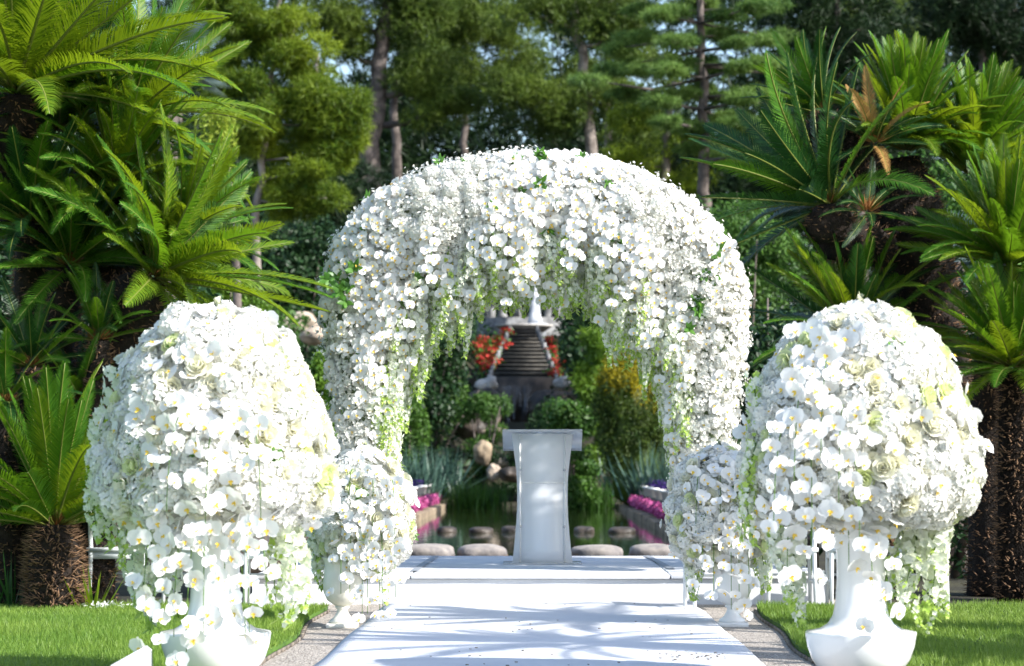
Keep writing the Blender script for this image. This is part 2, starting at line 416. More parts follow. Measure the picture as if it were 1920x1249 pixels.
link('back_skirt', box(-PXW, PXW, PY1 - PY0, PY1 - PY0 + .012, .005, PZ - .008).mesh('back_skirt', M_cloth), pl)
link('base_frame', box(-PXW + .05, PXW - .05, .08, PY1 - PY0 - .05, 0, PZ - .04).mesh('base_frame', M_cloth), pl)
M_tape = surf('grey_tape', (.30, .32, .35), None, rough=.5)
for (ax, ay, bx_, by) in ((-1.0, .5, -.96, 3.7), (1.06, .9, .98, 3.75)):
    link('tape_strip', mk_mesh('tape_strip', [(ax - .03, ay, PZ + .008), (ax + .03, ay, PZ + .008), (bx_ + .03, by, PZ + .008), (bx_ - .03, by, PZ + .008)], [(0, 1, 2, 3)], M_tape), pl)

# ------------------------------------------------------------------ lectern
LY, LX = 20.5, .018
lec = thing('lectern', (LX, LY, PZ), 'white frosted acrylic lectern with waisted front standing on the platform', 'lectern')
sc = LY / FPX
hw = np.array([(1055, 56.5), (1030, 53.5), (1000, 50.7), (975, 48.6), (950, 47.4), (925, 47.2), (900, 47.8), (875, 49.8), (850, 53), (813, 57.2)])
zz = (1058 - hw[:, 0]) * sc; ww = hw[:, 1] * sc
k = len(zz)
def slab(zz, ww, y0, y1):
    V = []
    for y in (y0, y1):
        for z, w in zip(zz, ww): V += [(-w, y, z), (w, y, z)]
    F = []; m = 2 * k
    for i in range(k - 1):
        a = 2 * i
        F += [(a, a + 1, a + 3), (a, a + 3, a + 2), (m + a, m + a + 3, m + a + 1), (m + a, m + a + 2, m + a + 3)]
        F += [(a, a + 2, m + a + 2), (a, m + a + 2, m + a), (a + 1, m + a + 3, a + 3), (a + 1, m + a + 1, m + a + 3)]
    F += [(0, m, m + 1), (0, m + 1, 1), (m - 2, m - 1, 2 * m - 1), (m - 2, 2 * m - 1, 2 * m - 2)]
    return T(V, F)
link('front_panel', slab(zz, ww, 0, .012).mesh('front_panel', M_frost), lec)
for s in (-1, 1):
    V = []; w0 = 42 * sc
    zs = np.linspace(.01, 1.10, 10); dp = .30 - .10 * np.sin(np.pi * np.clip(zs / 1.1, 0, 1))
    q = T()
    for i in range(9): 
        x0, x1 = s * w0 - .006, s * w0 + .006
        V = [(x, y, z) for z, d in ((zs[i], dp[i]), (zs[i + 1], dp[i + 1])) for y in (.013, d) for x in (x0, x1)]
        b = box(0, 1, 0, 1, 0, 1); b.V = np.array(V, float); q.add(b)
    link('side_panel', q.mesh('side_panel', M_frost), lec)
    for yy in (881, 987):
        bo = link('bolt', lathe([(0, 0), (.008, 0), (.010, .003), (.010, .006), (0, .006)], 12).mesh('bolt', M_steel), lec, (s * 41 * sc, 0, (1058 - yy) * sc))
        bo.rotation_euler = (R(90), 0, 0)
for s in (-1, 1):
    link('edge_strip', box(s * 42 * sc - .007, s * 42 * sc + .007, -.004, -.0005, .012, 1.10).mesh('edge_strip', M_white), lec)
link('shelf_line', box(-40 * sc, 40 * sc, -.003, -.0005, (1058 - 906.5) * sc, (1058 - 903.5) * sc).mesh('shelf_line', M_white), lec)
link('shelf', box(-40 * sc, 40 * sc, .014, .21, (1058 - 906) * sc, (1058 - 903) * sc).mesh('shelf', M_frost), lec)
V = np.array([(x, y, z) for (y, z) in ((-.012, 1.146), (.36, .985)) for dz in (0, .014) for x in (-75 * sc, 75 * sc) for _ in (0,)], float)
V = np.array([(x, y, z + dz) for (y, z) in ((-.012, 1.132), (.36, .97)) for dz in (0, .014) for x in (-75 * sc, 75 * sc)])
tb = box(0, 1, 0, 1, 0, 1); tb.V = V[[0, 1, 4, 5, 2, 3, 6, 7]]
tp = link('top', tb.mesh('top', M_clear), lec); bevel(tp, .003)
link('book_ledge', box(-75 * sc, 75 * sc, .355, .37, .965, 1.01).mesh('book_ledge', M_clear), tp)
bevel(link('base_plate', box(-74 * sc, 74 * sc, -.03, .36, .002, .014).mesh('base_plate', M_clear), lec), .003)

# ------------------------------------------------------------------ flower shapes (all face +Z)
def petal(length, width, cup=.12, tipround=2.0, lift=.1, nu=4, base=.12):
    def fn(u, v):
        w = width * (base + (1 - base) * math.sin(math.pi * min(1, (u ** .8) * .93 + .05)) ** (1 / tipround * 1.2)) * .5
        s = (v - .5) * 2
        return (s * w, length * u, cup * length * (u - .15) * (u - .15) * .6 + lift * length * u - cup * .5 * length * (1 - abs(s)) * .4 + .02 * length * math.sin(7 * u + 3 * v))
    return grid(fn, nu, 2)
def weld(t, r0=.0045):
    """petal bases meet in one point: a flower is one connected surface"""
    near = np.linalg.norm(t.V, axis=1) < r0
    ids = np.where(near)[0]; V = t.V.copy(); V[ids] = t.V[ids].mean(0)
    mp = np.arange(len(V)); mp[ids] = ids[0]
    F = mp[t.F]; ok = (F[:, 0] != F[:, 1]) & (F[:, 1] != F[:, 2]) & (F[:, 0] != F[:, 2])
    return T(V, F[ok], t.M[ok])
def rotz(a):
    c, s = math.cos(a), math.sin(a); return np.array([[c, -s, 0], [s, c, 0], [0, 0, 1]])
def rotx(a):
    c, s = math.cos(a), math.sin(a); return np.array([[1, 0, 0], [0, c, -s], [0, s, c]])

def orchid(fold=.1, with_lip=True, seed=0):
    r = np.random.default_rng(seed); t = T()
    for a in (0, 2.15, -2.15): t.add(petal(.050, .036, .15, 1.6, fold * .6), M3=rotz(a + r.normal(0, .06)))
    for a in (1.35, -1.35): t.add(petal(.054, .068, .2, 2.6, fold, 5, .2), M3=rotz(a + r.normal(0, .06)) , t=(0, 0, .0015))
    t = weld(t, .0075)
    lip = T()
    lip.add(petal(.020, .014, .3, 1.5, .7, 2), M3=rotz(math.pi))
    for a in (1.9, -1.9): lip.add(petal(.013, .012, .3, 1.5, .9, 2), M3=rotz(a))
    lip = weld(lip, .003); lip.V = lip.V + (0, -.002, .006); lip.M[:] = 1
    if with_lip: t.add(lip)
    return t, lip
ORCH = [orchid(f, True, i) for i, f in enumerate((.02, .16, .30, -.12))]
ORCHP = [orchid(f, False, i) for i, f in enumerate((.02, .16, .30, -.12))]
ORCH_ME = [o_[0].mesh('orchid', [M_petal, M_lip], True) for o_ in ORCH]
ORCHP_ME = [o_[0].mesh('orchid', [M_petal], True) for o_ in ORCHP]
LIP = T(ORCH[0][1].V, ORCH[0][1].F); LIP_ME = LIP.mesh('lip', [M_lip], True)

def rose(seed):
    r = np.random.default_rng(seed); t = T()
    for ring, (n_, tilt, ln, wd, zb) in enumerate(((3, 1.35, .032, .034, .012), (5, 1.12, .040, .042, .006), (6, .80, .046, .050, .0), (7, .42, .050, .054, -.004))):
        for i in range(n_):
            a = i / n_ * 6.283 + ring * .5 + r.normal(0, .1)
            M3 = rotz(a) @ rotx(tilt + r.normal(0, .08))
            p_ = petal(ln, wd, .25, 2.6, 0, 3, .4); t.add(p_, M3=M3, t=rotz(a) @ np.array([0, .004 + .003 * ring, zb]))
    return t
ROSE = [rose(s) for s in range(3)]
ROSE_ME = [r_.mesh('rose', [M_rose], True) for r_ in ROSE]
GROSE_ME = [r_.mesh('rose', [M_greenrose], True) for r_ in ROSE]

def floret(s=1.0, npet=4, tilt=.35):
    t = T()
    for i in range(npet):
        a = i / npet * 6.283; w = .011 * s; L = .014 * s
        d = np.array([math.cos(a), math.sin(a), 0]); e_ = np.array([-math.sin(a), math.cos(a), 0]); z = np.array([0, 0, 1.])
        V = [0 * d, d * L * .55 + e_ * w * .6 + z * L * tilt * .6, d * L * 1.05 + z * L * tilt * .7, d * L * .55 - e_ * w * .6 + z * L * tilt * .6]
        t.add(T(V, [(0, 1, 2), (0, 2, 3)]))
    return t
FL = floret()
def hydrangea(seed, rad=.065, n_=70):
    r = np.random.default_rng(seed); i = np.arange(n_) + .5
    ph = np.arccos(1 - 1.55 * i / n_); th = math.pi * (1 + 5 ** .5) * i
    N = np.stack([np.cos(th) * np.sin(ph), np.sin(th) * np.sin(ph), np.cos(ph)], 1)
    P = N * rad * (1 + r.normal(0, .06, (n_, 1))) * (1, 1, .75)
    return scatter(FL, frames(N + r.normal(0, .25, (n_, 3)), r.uniform(0, 6.28, n_), r.uniform(1.0, 1.45, n_)), P)
HYD = [hydrangea(s) for s in range(3)]
HYD_ME = [h.mesh('hydrangea', [M_hyd]) for h in HYD]

def strand(seed, n_=85, rad=.05, L=1.0, fl=1.5, gap=0.0):
    """hanging flower raceme, from z=0 down to -L; florets thin out to green buds at the tip"""
    r = np.random.default_rng(seed); u = (np.arange(n_) + r.random(n_)) / n_
    cx, cy = .03 * np.sin(u * 4 + seed), .03 * np.cos(u * 3 + seed)
    rr = rad * (.55 + .6 * np.sin(np.pi * np.clip(u * .9 + .12, 0, 1))) * (1 - .62 * u ** 2)
    a = u * 140 + r.uniform(0, 6.28, n_)
    P = np.stack([cx + np.cos(a) * rr, cy + np.sin(a) * rr, -L * u], 1)
    N = np.stack([np.cos(a), np.sin(a), r.normal(-.15, .35, n_)], 1)
    sc_ = fl * (1.15 - .55 * u) * r.uniform(.8, 1.2, n_)
    t = scatter(floret(1.0, 5, .45), frames(N, a, sc_), P)
    bud = u > .90 + r.normal(0, .1, n_)
    t.M = np.repeat(np.where(bud, 1, 0), 10)
    us = np.linspace(0, 1, 9)
    t.add(tube(np.stack([.03 * np.sin(us * 4 + seed), .03 * np.cos(us * 3 + seed), -L * us], 1), np.linspace(.004, .0015, 9), 4, 2))
    for k_ in range(10):                      # little green bracts
        uu = r.random() ** .7; a_ = r.uniform(0, 6.28); b = np.array([.03 * math.sin(uu * 4 + seed), .03 * math.cos(uu * 3 + seed), -L * uu])
        d = np.array([math.cos(a_), math.sin(a_), -.6]); e_ = np.array([-math.sin(a_), math.cos(a_), 0])
        t.add(T([b, b + d * .03 + e_ * .01, b + d * .062, b + d * .03 - e_ * .01], [(0, 1, 2), (0, 2, 3)], [1, 1]))
    return t
STR_ME, STRG_ME, STRS_ME = 'white', 'green', 'loose'
_strands = {}
def strand_mesh(kind, L, var):
    Lq = max(.2, round(L * 10) / 10); key = (kind, Lq, var)
    if key not in _strands:
        if kind == 'white': t = strand(var, int(230 * Lq) + 15, .050, Lq, 1.5)
        elif kind == 'loose': t = strand(20 + var, int(190 * Lq) + 12, .048, Lq, 1.8)
        else:
            t = strand(10 + var, int(190 * Lq) + 12, .040, Lq, 1.35)
            t.M = np.where((t.M == 0) & (np.arange(len(t.M)) // 10 % 3 == 0), 1, t.M)
        _strands[key] = t.mesh('hanging_strand', [M_floret, M_bud, M_stem])
    return _strands[key], L / Lq

def sprig(seed):
    r = np.random.default_rng(seed); t = T()
    for i in range(7):
        a = r.uniform(0, 6.28); ti = r.uniform(.2, .9)
        lf = petal(.085 * r.uniform(.7, 1.1), .036, -.2, 1.1, .1, 4, .1)
        t.add(lf, M3=rotz(a) @ rotx(ti))
    return t
SPRIG_ME = [sprig(s).mesh('leaf_sprig', [M_sprig]) for s in range(3)]

def put(me, parent, M3, p, base, name=None):
    return link(name or me.name.split('.')[0], me, parent, p - base, M3)

def spray_points(start, dirv, length, droop, n_):
    """points along an arching then hanging stem"""
    u = np.linspace(0, 1, n_)[:, None]
    p = np.asarray(start) + np.asarray(dirv) * length * (u - .45 * u ** 2) + np.array([0, 0, -1.]) * droop * length * u ** 1.6
    return p

# ------------------------------------------------------------------ flower balls
def flower_ball(label, base, center, prof, n_, seed, orchid_front, sprays, strands, lipparts=True, fscale=1.0, lean=None):
    """prof: (height, radius) pairs relative to the centre; sprays: hanging orchid stems; strands: hanging racemes"""
    r = np.random.default_rng(seed); base = np.asarray(base, float); center = np.asarray(center, float)
    th = thing('flower_arrangement', base, label, 'flowers', 'white flower balls on urns')
    prof = np.array(prof); zs, rs = prof[:, 0], prof[:, 1]
    cr = lathe([(0.0001, zs[0] + .05)] + [(max(.0, q_ - .055), z) for z, q_ in prof[1:-1] * (.9, 1)] + [(.0001, zs[-1] - .05)], 28)
    cr.V += r.normal(0, .008, cr.V.shape) + (center - base)
    link('foliage_core', cr.mesh('foliage_core', M_corelight, True), th)
    # even points on the surface of revolution
    fine = np.linspace(zs[-1], zs[0], 200); fr = np.interp(fine, zs[::-1], rs[::-1])
    ds = np.hypot(np.gradient(fine), np.gradient(fr)) * fr; cum = np.cumsum(ds); cum /= cum[-1]
    i = (np.arange(n_) + .5) / n_; z = np.interp(i, cum, fine); rad = np.interp(z, fine, fr)
    slope = np.interp(z, fine, np.gradient(fr, fine)); slope = np.clip(slope, -4, 4)
    a = np.arange(n_) * 2.399963 + r.normal(0, .03, n_)
    N = unit(np.stack([np.cos(a), np.sin(a), -slope], 1))
    P = np.stack([np.cos(a) * rad, np.sin(a) * rad, z], 1)
    P = center + P * (1 + .035 * smoothnoise(P, 9 / max(rs.max(), .2) * .5, seed))[:, None] + r.normal(0, .014, (n_, 3)) + N * r.uniform(-.02, .015, (n_, 1))
    def add_orchid(p_, nrm, s_=1.0):
        j = r.integers(4); nn = unit(nrm + r.normal(0, .36, 3))[None]
        M3 = frames(nn, np.array([r.normal(0, .35)]), s_ * r.uniform(.82, 1.18) * fscale)[0]
        if lipparts:
            o_ = put(ORCHP_ME[j], th, M3, p_, base, 'orchid'); link('lip', LIP_ME, o_)
        else: put(ORCH_ME[j], th, M3, p_, base, 'orchid')
    # under-layer of small blossom so that no filler shows
    kb = n_ * 7; ib = r.random(kb); zb_ = np.interp(ib, cum, fine); rb = np.interp(zb_, fine, fr) - .03; ab_ = r.uniform(0, 6.283, kb)
    pb = np.stack([np.cos(ab_) * rb, np.sin(ab_) * rb, zb_], 1); nb_ = unit(pb) + r.normal(0, .5, (kb, 3))
    stuff(link('under_blossom', scatter(floret(1.1, 4, .5), frames(nb_, ab_, r.uniform(1.3, 2.3, kb) * fscale), pb + center - base + r.normal(0, .012, (kb, 3))).mesh('under_blossom', [M_hyd]), th))
    count = 0
    for q_ in range(n_):
        u_ = r.random(); front = -N[q_, 1]; off = abs(N[q_, 0] - orchid_front)
        wo = .58 if (front > .15 and off < .5) else .10
        if front < -.4: wo = .05
        if u_ < wo and count < 230: add_orchid(P[q_] + N[q_] * (.035 if N[q_, 2] < .75 else .012), N[q_]); count += 1
        else:
            M3 = frames(unit(N[q_] + r.normal(0, .15, 3))[None], np.array([r.uniform(0, 6.28)]), r.uniform(.95, 1.25) * fscale)[0]
            v_ = r.random()
            me = HYD_ME[r.integers(3)] if v_ < .52 else (ROSE_ME[r.integers(3)] if v_ < .86 else GROSE_ME[r.integers(3)])
            put(me, th, M3, P[q_] - N[q_] * .02, base)
    # hanging orchid stems
    for (st, dv, ln, dr, k_) in sprays:
        pts = spray_points(st, dv, ln, dr, k_)
        link('orchid_stem', tube(pts - base, np.linspace(.0035, .002, k_), 5).mesh('orchid_stem', M_stem), th)
        for q_ in range(k_):
            sd = 1 if q_ % 2 else -1
            nrm = unit(np.array([.35 * sd + .3 * dv[0], -1.0, .05])) ; p_ = pts[q_] + np.array([sd * .032, -.03, .0]) + r.normal(0, .012, 3)
            if count < 298: add_orchid(p_, nrm, .95); count += 1
    for (p_, L, me_set, sx) in strands:
        me, kz = strand_mesh(me_set, L, int(r.integers(3)))
        M3 = rotz(r.uniform(0, 6.28)) @ np.diag([sx * .95, sx * .95, kz])
        put(me, th, M3, np.asarray(p_, float), base, 'hanging_strand')
    for q_ in range(14):
        i_ = r.integers(n_)
        put(SPRIG_ME[r.integers(3)], th, frames(N[i_][None], np.array([r.uniform(0, 6)]), r.uniform(.6, .9) * fscale)[0], P[i_] - N[i_] * .01, base)
    return th

UY = 11.7; pm = UY / FPX
BIGPROF = [(z, .955 * q_) for z, q_ in [(.545, 0), (.53, .10), (.48, .22), (.39, .34), (.26, .43), (.08, .50), (-.10, .55), (-.28, .57), (-.40, .53), (-.47, .43), (-.50, .26), (-.51, .1), (-.51, 0)]]
def big_urn(px, label):
    x = (px - CX) * pm
    u = thing('trumpet_urn', (x, UY, 0), label, 'urn', 'tall white urns with bowl bases')
    prof = [(0, .0), (.13, 0), (.14, .012), (.135, .03), (.15, .05), (.20, .085), (.238, .14), (.258, .20), (.268, .262), (.266, .272), (.255, .273), (.20, .285), (.16, .31), (.135, .35), (.122, .42), (.116, .52), (.118, .64), (.128, .74), (.145, .82), (.15, .845), (.14, .845), (.125, .8), (.0, .79)]
    bowl = lathe(prof[:11], 48); link('bowl', bowl.mesh('bowl', M_white, True), u)
    link('column', lathe(prof[10:], 48).mesh('column', M_white, True), u)
    return x
xr = big_urn(1614, 'glossy white urn with a tall bare column showing, by the dark cycad trunk')
xl = big_urn(404, 'glossy white urn with its column hidden behind hanging orchids, near the lone cycad trunk')
def at(px, py, Y=UY): return W(px, py, Y)
# left ball: cascade of orchids over the column
sp = []
for (px, py, dx, ln, dr, k_) in ((300, 960, -.3, .42, 1.1, 6), (345, 985, -.15, .46, 1.15, 7), (385, 985, 0, .48, 1.15, 7), (420, 985, .05, .44, 1.1, 7), (455, 980, .15, .48, 1.15, 7), (480, 985, .3, .34, 1.0, 5),
                                 (320, 1000, -.25, .60, 1.15, 8), (365, 1010, -.1, .52, 1.1, 7), (440, 1010, .25, .42, 1.15, 6), (400, 800, -.1, .5, 1, 7), (350, 760, -.3, .5, 1, 7), (470, 780, .2, .5, 1, 7)):
    depth = -.42 if py > 900 else -.58
    sp.append((at(px, py, UY + depth), np.array([dx, -.25, .05]), ln, dr, k_))
st = []
for (px, py, L, sx, dy, kind) in ((205, 690, .45, 1.1, 0, 0), (190, 770, .5, 1.1, -.05, 0), (215, 830, .5, 1.1, -.1, 1), (235, 900, .42, 1, -.1, 1), (185, 880, .36, 1, -.05, 0), (200, 960, .18, .9, 0, 1),
                                  (275, 985, .38, 1.2, .1, 2), (300, 990, .50, 1.2, .2, 2), (330, 1000, .42, 1.2, .25, 2), (540, 985, .48, 1.35, -.2, 2), (558, 990, .40, 1.2, -.15, 2), (528, 1000, .42, 1.2, -.1, 1), (260, 960, .5, 1.1, .1, 2)):
    st.append((at(px, py, UY + dy), L, (STR_ME, STRG_ME, STRS_ME)[kind], sx))
LB = at(407, 790)
flower_ball('big white flower ball with a curtain of orchids hanging over its urn', (xl, UY, .8), LB, BIGPROF, 640, 31, -.1, sp, st)
# right ball
sp = []
for (px, py, dx, ln, dr, k_) in ((1480, 975, -.1, .26, 1.0, 4), (1520, 985, .0, .24, 1.0, 4), (1625, 985, .1, .42, 1.1, 7), (1650, 990, .15, .36, 1.1, 6), (1590, 975, .0, .22, 1.0, 4),
                                 (1560, 640, -.2, .55, 1, 8), (1510, 700, -.2, .55, 1, 8), (1580, 760, -.1, .5, 1, 7), (1520, 850, 0, .4, 1, 6), (1600, 860, .1, .4, 1, 6), (1470, 800, -.2, .5, 1, 7)):
    depth = -.3 if py > 900 else -.58
    sp.append((at(px, py, UY + depth), np.array([dx, -.25, .05]), ln, dr, k_))
st = []
for (px, py, L, sx, dy, kind) in ((1408, 700, .55, 1, -.1, 1), (1412, 830, .5, 1, -.15, 1), (1400, 900, .3, .9, -.1, 1), (1478, 1000, .36, 1.2, .0, 2), (1500, 1010, .45, 1.2, .05, 2), (1465, 990, .35, 1.1, .1, 1),
                                  (1705, 970, .44, 1.3, -.05, 2), (1735, 975, .44, 1.3, -.1, 2), (1765, 975, .47, 1.2, -.05, 2), (1750, 985, .52, 1.0, 0, 1), (1690, 985, .35, 1.1, .1, 2), (1655, 1000, .40, 1.1, .0, 1), (1720, 975, .52, 1.1, .1, 1)):
    st.append((at(px, py, UY + dy), L, (STR_ME, STRG_ME, STRS_ME)[kind], sx))
RB = at(1614, 785)
flower_ball('big white orchid and rose ball above a bare white column, by the dark cycad trunk', (xr, UY, .8), RB, BIGPROF, 640, 57, -.35, sp, st)

# small urns on square feet
def small_urn(px, Y, label, mat):
    x = (px - CX) * Y / FPX
    u = thing('footed_urn', (x, Y, 0), label, 'urn', 'small footed urns')
    bevel(link('plinth', box(-.1, .1, -.1, .1, 0, .035).mesh('plinth', mat), u), .006)
    link('foot', lathe([(0, .035), (.085, .035), (.088, .05), (.06, .07), (.04, .10), (.035, .125), (.05, .14), (.045, .15), (0, .15)], 32).mesh('foot', mat, True), u)
    link('bowl', lathe([(0, .148), (.05, .15), (.10, .185), (.125, .24), (.13, .30), (.122, .36), (.115, .42), (.13, .46), (.14, .47), (.125, .465), (0, .44)], 32).mesh('bowl', mat, True), u)
    return x
SMALL = [(.40, 0), (.385, .09), (.31, .20), (.18, .275), (.02, .305), (-.14, .30), (-.27, .255), (-.36, .16), (-.40, 0)]
Y1 = 15.95; xs = small_urn(642, Y1, 'small cream footed urn on the gravel, below sunlit orchids', M_cream)
sp = []; C1 = W(684, 960, Y1)
for (px, py, dx, ln, dr, k_) in ((660, 985, -.05, .42, 1.15, 8), (690, 1000, 0, .46, 1.15, 8), (715, 1000, .05, .48, 1.1, 8), (735, 980, .1, .45, 1.1, 7), (640, 1020, 0, .3, 1.1, 5), (700, 880, 0, .4, 1, 6), (660, 880, -.1, .4, 1, 6), (735, 900, .1, .4, 1, 6), (680, 1040, .0, .40, 1.1, 7), (710, 1050, .05, .34, 1.1, 6)):
    sp.append((W(px, py, Y1 - .27), np.array([dx, -.2, .05]), ln, dr, k_))
st = [(W(px, py, Y1 + dy), L, s_, .9) for (px, py, L, dy, s_) in ((590, 990, .35, 0, STRS_ME), (605, 1000, .38, .05, STRS_ME), (575, 980, .3, .1, STRG_ME), (728, 1020, .4, 0, STRS_ME), (620, 1010, .3, .1, STRS_ME), (590, 940, .4, 0, STR_ME))]
flower_ball('small sunlit ball of white orchids and hydrangeas on the cream urn', (xs, Y1, .44), C1, SMALL, 270, 77, 0, sp, st, False, .86)
Y2 = 16.05; xs2 = small_urn(1373, Y2, 'small white footed urn on the gravel, below shaded orchids', M_white)
C2 = W(1348, 955, Y2); sp = []
for (px, py, dx, ln, dr, k_) in ((1340, 985, -.05, .42, 1.1, 7), (1370, 1000, 0, .46, 1.1, 8), (1400, 1000, .05, .42, 1.1, 7), (1320, 1000, -.1, .3, 1.1, 5), (1350, 880, 0, .4, 1, 6), (1310, 890, -.1, .4, 1, 6), (1390, 890, .1, .4, 1, 6), (1385, 1040, .0, .36, 1.1, 6)):
    sp.append((W(px, py, Y2 - .27), np.array([dx, -.2, .05]), ln, dr, k_))
st = [(W(px, py, Y2 + dy), L, s_, .9) for (px, py, L, dy, s_) in ((1300, 1010, .40, 0, STRS_ME), (1312, 1020, .38, .05, STRG_ME), (1425, 1000, .4, 0, STRS_ME), (1438, 990, .42, .1, STRS_ME), (1415, 1010, .3, .1, STRG_ME))]
flower_ball('small ball of white orchids and hydrangeas on the white urn', (xs2, Y2, .44), C2, [(z, q_ * 1.06) for z, q_ in SMALL], 270, 78, .1, sp, st, False, .86)

# ------------------------------------------------------------------ the flower arch
AY = 19.15
PAIRS = [((652, 960), (742, 960)), ((646, 875), (740, 875)), ((630, 760), (728, 760)), ((612, 640), (744, 655)), ((612, 512), (788, 566)), ((648, 434), (828, 512)), ((718, 368), (876, 494)), ((804, 324), (922, 482)), ((902, 302), (964, 476)), ((1003, 296), (1003, 474)),
         ((1103, 304), (1043, 476)), ((1196, 330), (1085, 484)), ((1284, 380), (1129, 500)), ((1347, 437), (1178, 534)), ((1390, 523), (1222, 590)), ((1396, 620), (1254, 668)), ((1380, 760), (1270, 770)), ((1362, 880), (1270, 880)), ((1358, 960), (1268, 960))]
O_ = np.array([W(*a, AY) for a, b in PAIRS]); I_ = np.array([W(*b, AY) for a, b in PAIRS])
tt = np.linspace(0, 1, len(PAIRS)); tf = np.linspace(0, 1, 400)
def interp3(A, t): return np.stack([np.interp(t, tt, A[:, i]) for i in range(3)], -1)
def sm(A):
    k_ = np.ones(21) / 21; return np.stack([np.convolve(np.pad(A[:, i], 10, 'edge'), k_, 'valid') for i in range(3)], 1)
OF, IF = sm(interp3(O_, tf)), sm(interp3(I_, tf))
CF, AF = (OF + IF) / 2, np.linalg.norm(OF - IF, axis=1) / 2; DF = unit(OF - IF)
BF = np.interp(tf, [0, .15, .35, .65, .85, 1], [.24, .34, .62, .62, .34, .24])
def section(t, ang, shrink=0.0):
    c = np.stack([np.interp(t, tf, CF[:, i]) for i in range(3)], -1); d = unit(np.stack([np.interp(t, tf, DF[:, i]) for i in range(3)], -1))
    a = np.interp(t, tf, AF) - shrink; b = np.interp(t, tf, BF) - shrink
    ca, sa = np.cos(ang), np.sin(ang); ca = np.sign(ca) * np.abs(ca) ** .76; sa = np.sign(sa) * np.abs(sa) ** .76; yv = np.array([0, 1., 0])
    P = c + d * (a * ca)[:, None] + yv * (b * sa)[:, None]
    N = unit(d * (ca / np.maximum(a, .05))[:, None] + yv * (sa / np.maximum(b, .05))[:, None])
    return P, N
AB = np.array([W(1003, 871, AY)[0], AY, PZ])
arch = thing('flower_arch', AB, 'tall horseshoe arch packed with white orchids and hanging blossoms on the platform', 'arch')
# inner greenery body
V = []; na, ns = 18, 70
for t_ in np.linspace(0.002, .998, ns):
    P, _ = section(np.full(na, t_), np.arange(na) / na * 6.283, .07); V.append(P)
V = np.vstack(V) - AB; V += rng.normal(0, .012, V.shape); F = []
for i in range(ns - 1):
    for j in range(na):
        a, b = i * na + j, i * na + (j + 1) % na; F.append((a, b, b + na, a + na))
link('greenery_core', mk_mesh('greenery_core', V, F, M_core, smooth=True), arch)
for px in (690, 1316):        # posts of the iron frame
    for dy in (-.14, .14):
        p0 = W(px, 900, AY) + (0, dy, 0); p0[2] = PZ; p1 = p0.copy(); p1[2] = 1.1
        link('frame_post', tube([p0 - AB, p1 - AB], .018, 8).mesh('frame_post', M_metal), arch)
# flower positions all over the arch body
_th = np.linspace(0, 2 * np.pi, 4000); _x = np.sign(np.cos(_th)) * np.abs(np.cos(_th)) ** .76; _y = np.sign(np.sin(_th)) * np.abs(np.sin(_th)) ** .76
_l = np.concatenate([[0], np.cumsum(np.hypot(np.diff(_x), np.diff(_y)))]); _l /= _l[-1]
def even_angle(k_): return np.interp(rng.random(k_), _l, _th)
NF = 11500
t_ = rng.random(NF * 3); L_ = np.interp(t_, tf, AF + BF); keep = rng.random(NF * 3) < L_ / L_.max(); t_ = t_[keep][:NF]
an = even_angle(len(t_))
backish = np.sin(an) > .3; keep = ~backish | (rng.random(len(t_)) < .45); t_, an = t_[keep], an[keep]
P, N = section(t_, an); N = unit(N + rng.normal(0, .32, N.shape)); P = P + N * rng.uniform(-.05, .05, (len(P), 1))
# patchiness: stems fall in vertical streaks of one kind
streak = smoothnoise(P * (1, 1, .25), 9, 3) + rng.normal(0, .30, len(P))
gaps = smoothnoise(P, 7, 9)
kind = np.where(streak > -.02, 0, np.where(streak > -.45, 1, 2))     # orchid, small florets, hydrangea
keep = ~((gaps > .75) & (rng.random(len(P)) < .75)); P, N, kind = P[keep], N[keep], kind[keep]
NO = unit(N + np.array([0, -.35, -.05]) * (N[:, 1:2] < .3))
isO = np.where(kind == 0)[0]; isO = isO[rng.permutation(len(isO))][:3800]
front = isO[(N[isO, 1] < -.45)][:230]; rest = np.setdiff1d(isO, front)
Mo = frames(NO, rng.normal(0, .4, len(P)), rng.uniform(.70, 1.0, len(P)))
for q_ in front: put(ORCH_ME[rng.integers(4)], arch, Mo[q_], P[q_] + N[q_] * .02, AB, 'orchid')
g4 = rng.integers(0, 4, len(rest))
allO = join([scatter(ORCH[j][0], Mo[rest[g4 == j]], P[rest[g4 == j]] - AB) for j in range(4)])
stuff(link('orchid_mass', allO.mesh('orchid_mass', [M_petal, M_lip], True), arch))
isH = np.where(kind == 2)[0][:420]
order = isH[np.argsort(N[isH, 1])]
for q_ in order[:150]: put(HYD_ME[rng.integers(3)], arch, frames(N[q_][None], np.array([1.0 * q_]), rng.uniform(.7, 1.0))[0], P[q_] - N[q_] * .02, AB)
# baby's breath style small florets
isS = np.where(kind == 1)[0]
ps = np.repeat(P[isS], 6, 0) + rng.normal(0, .028, (len(isS) * 6, 3)); nsn = np.repeat(N[isS], 6, 0) + rng.normal(0, .5, (len(isS) * 6, 3))
fs = scatter(floret(1, 5, .5), frames(nsn, rng.uniform(0, 6, len(ps)), rng.uniform(.7, 1.25, len(ps))), ps - AB)
stuff(link('small_blossom', fs.mesh('small_blossom', [M_hyd]), arch))
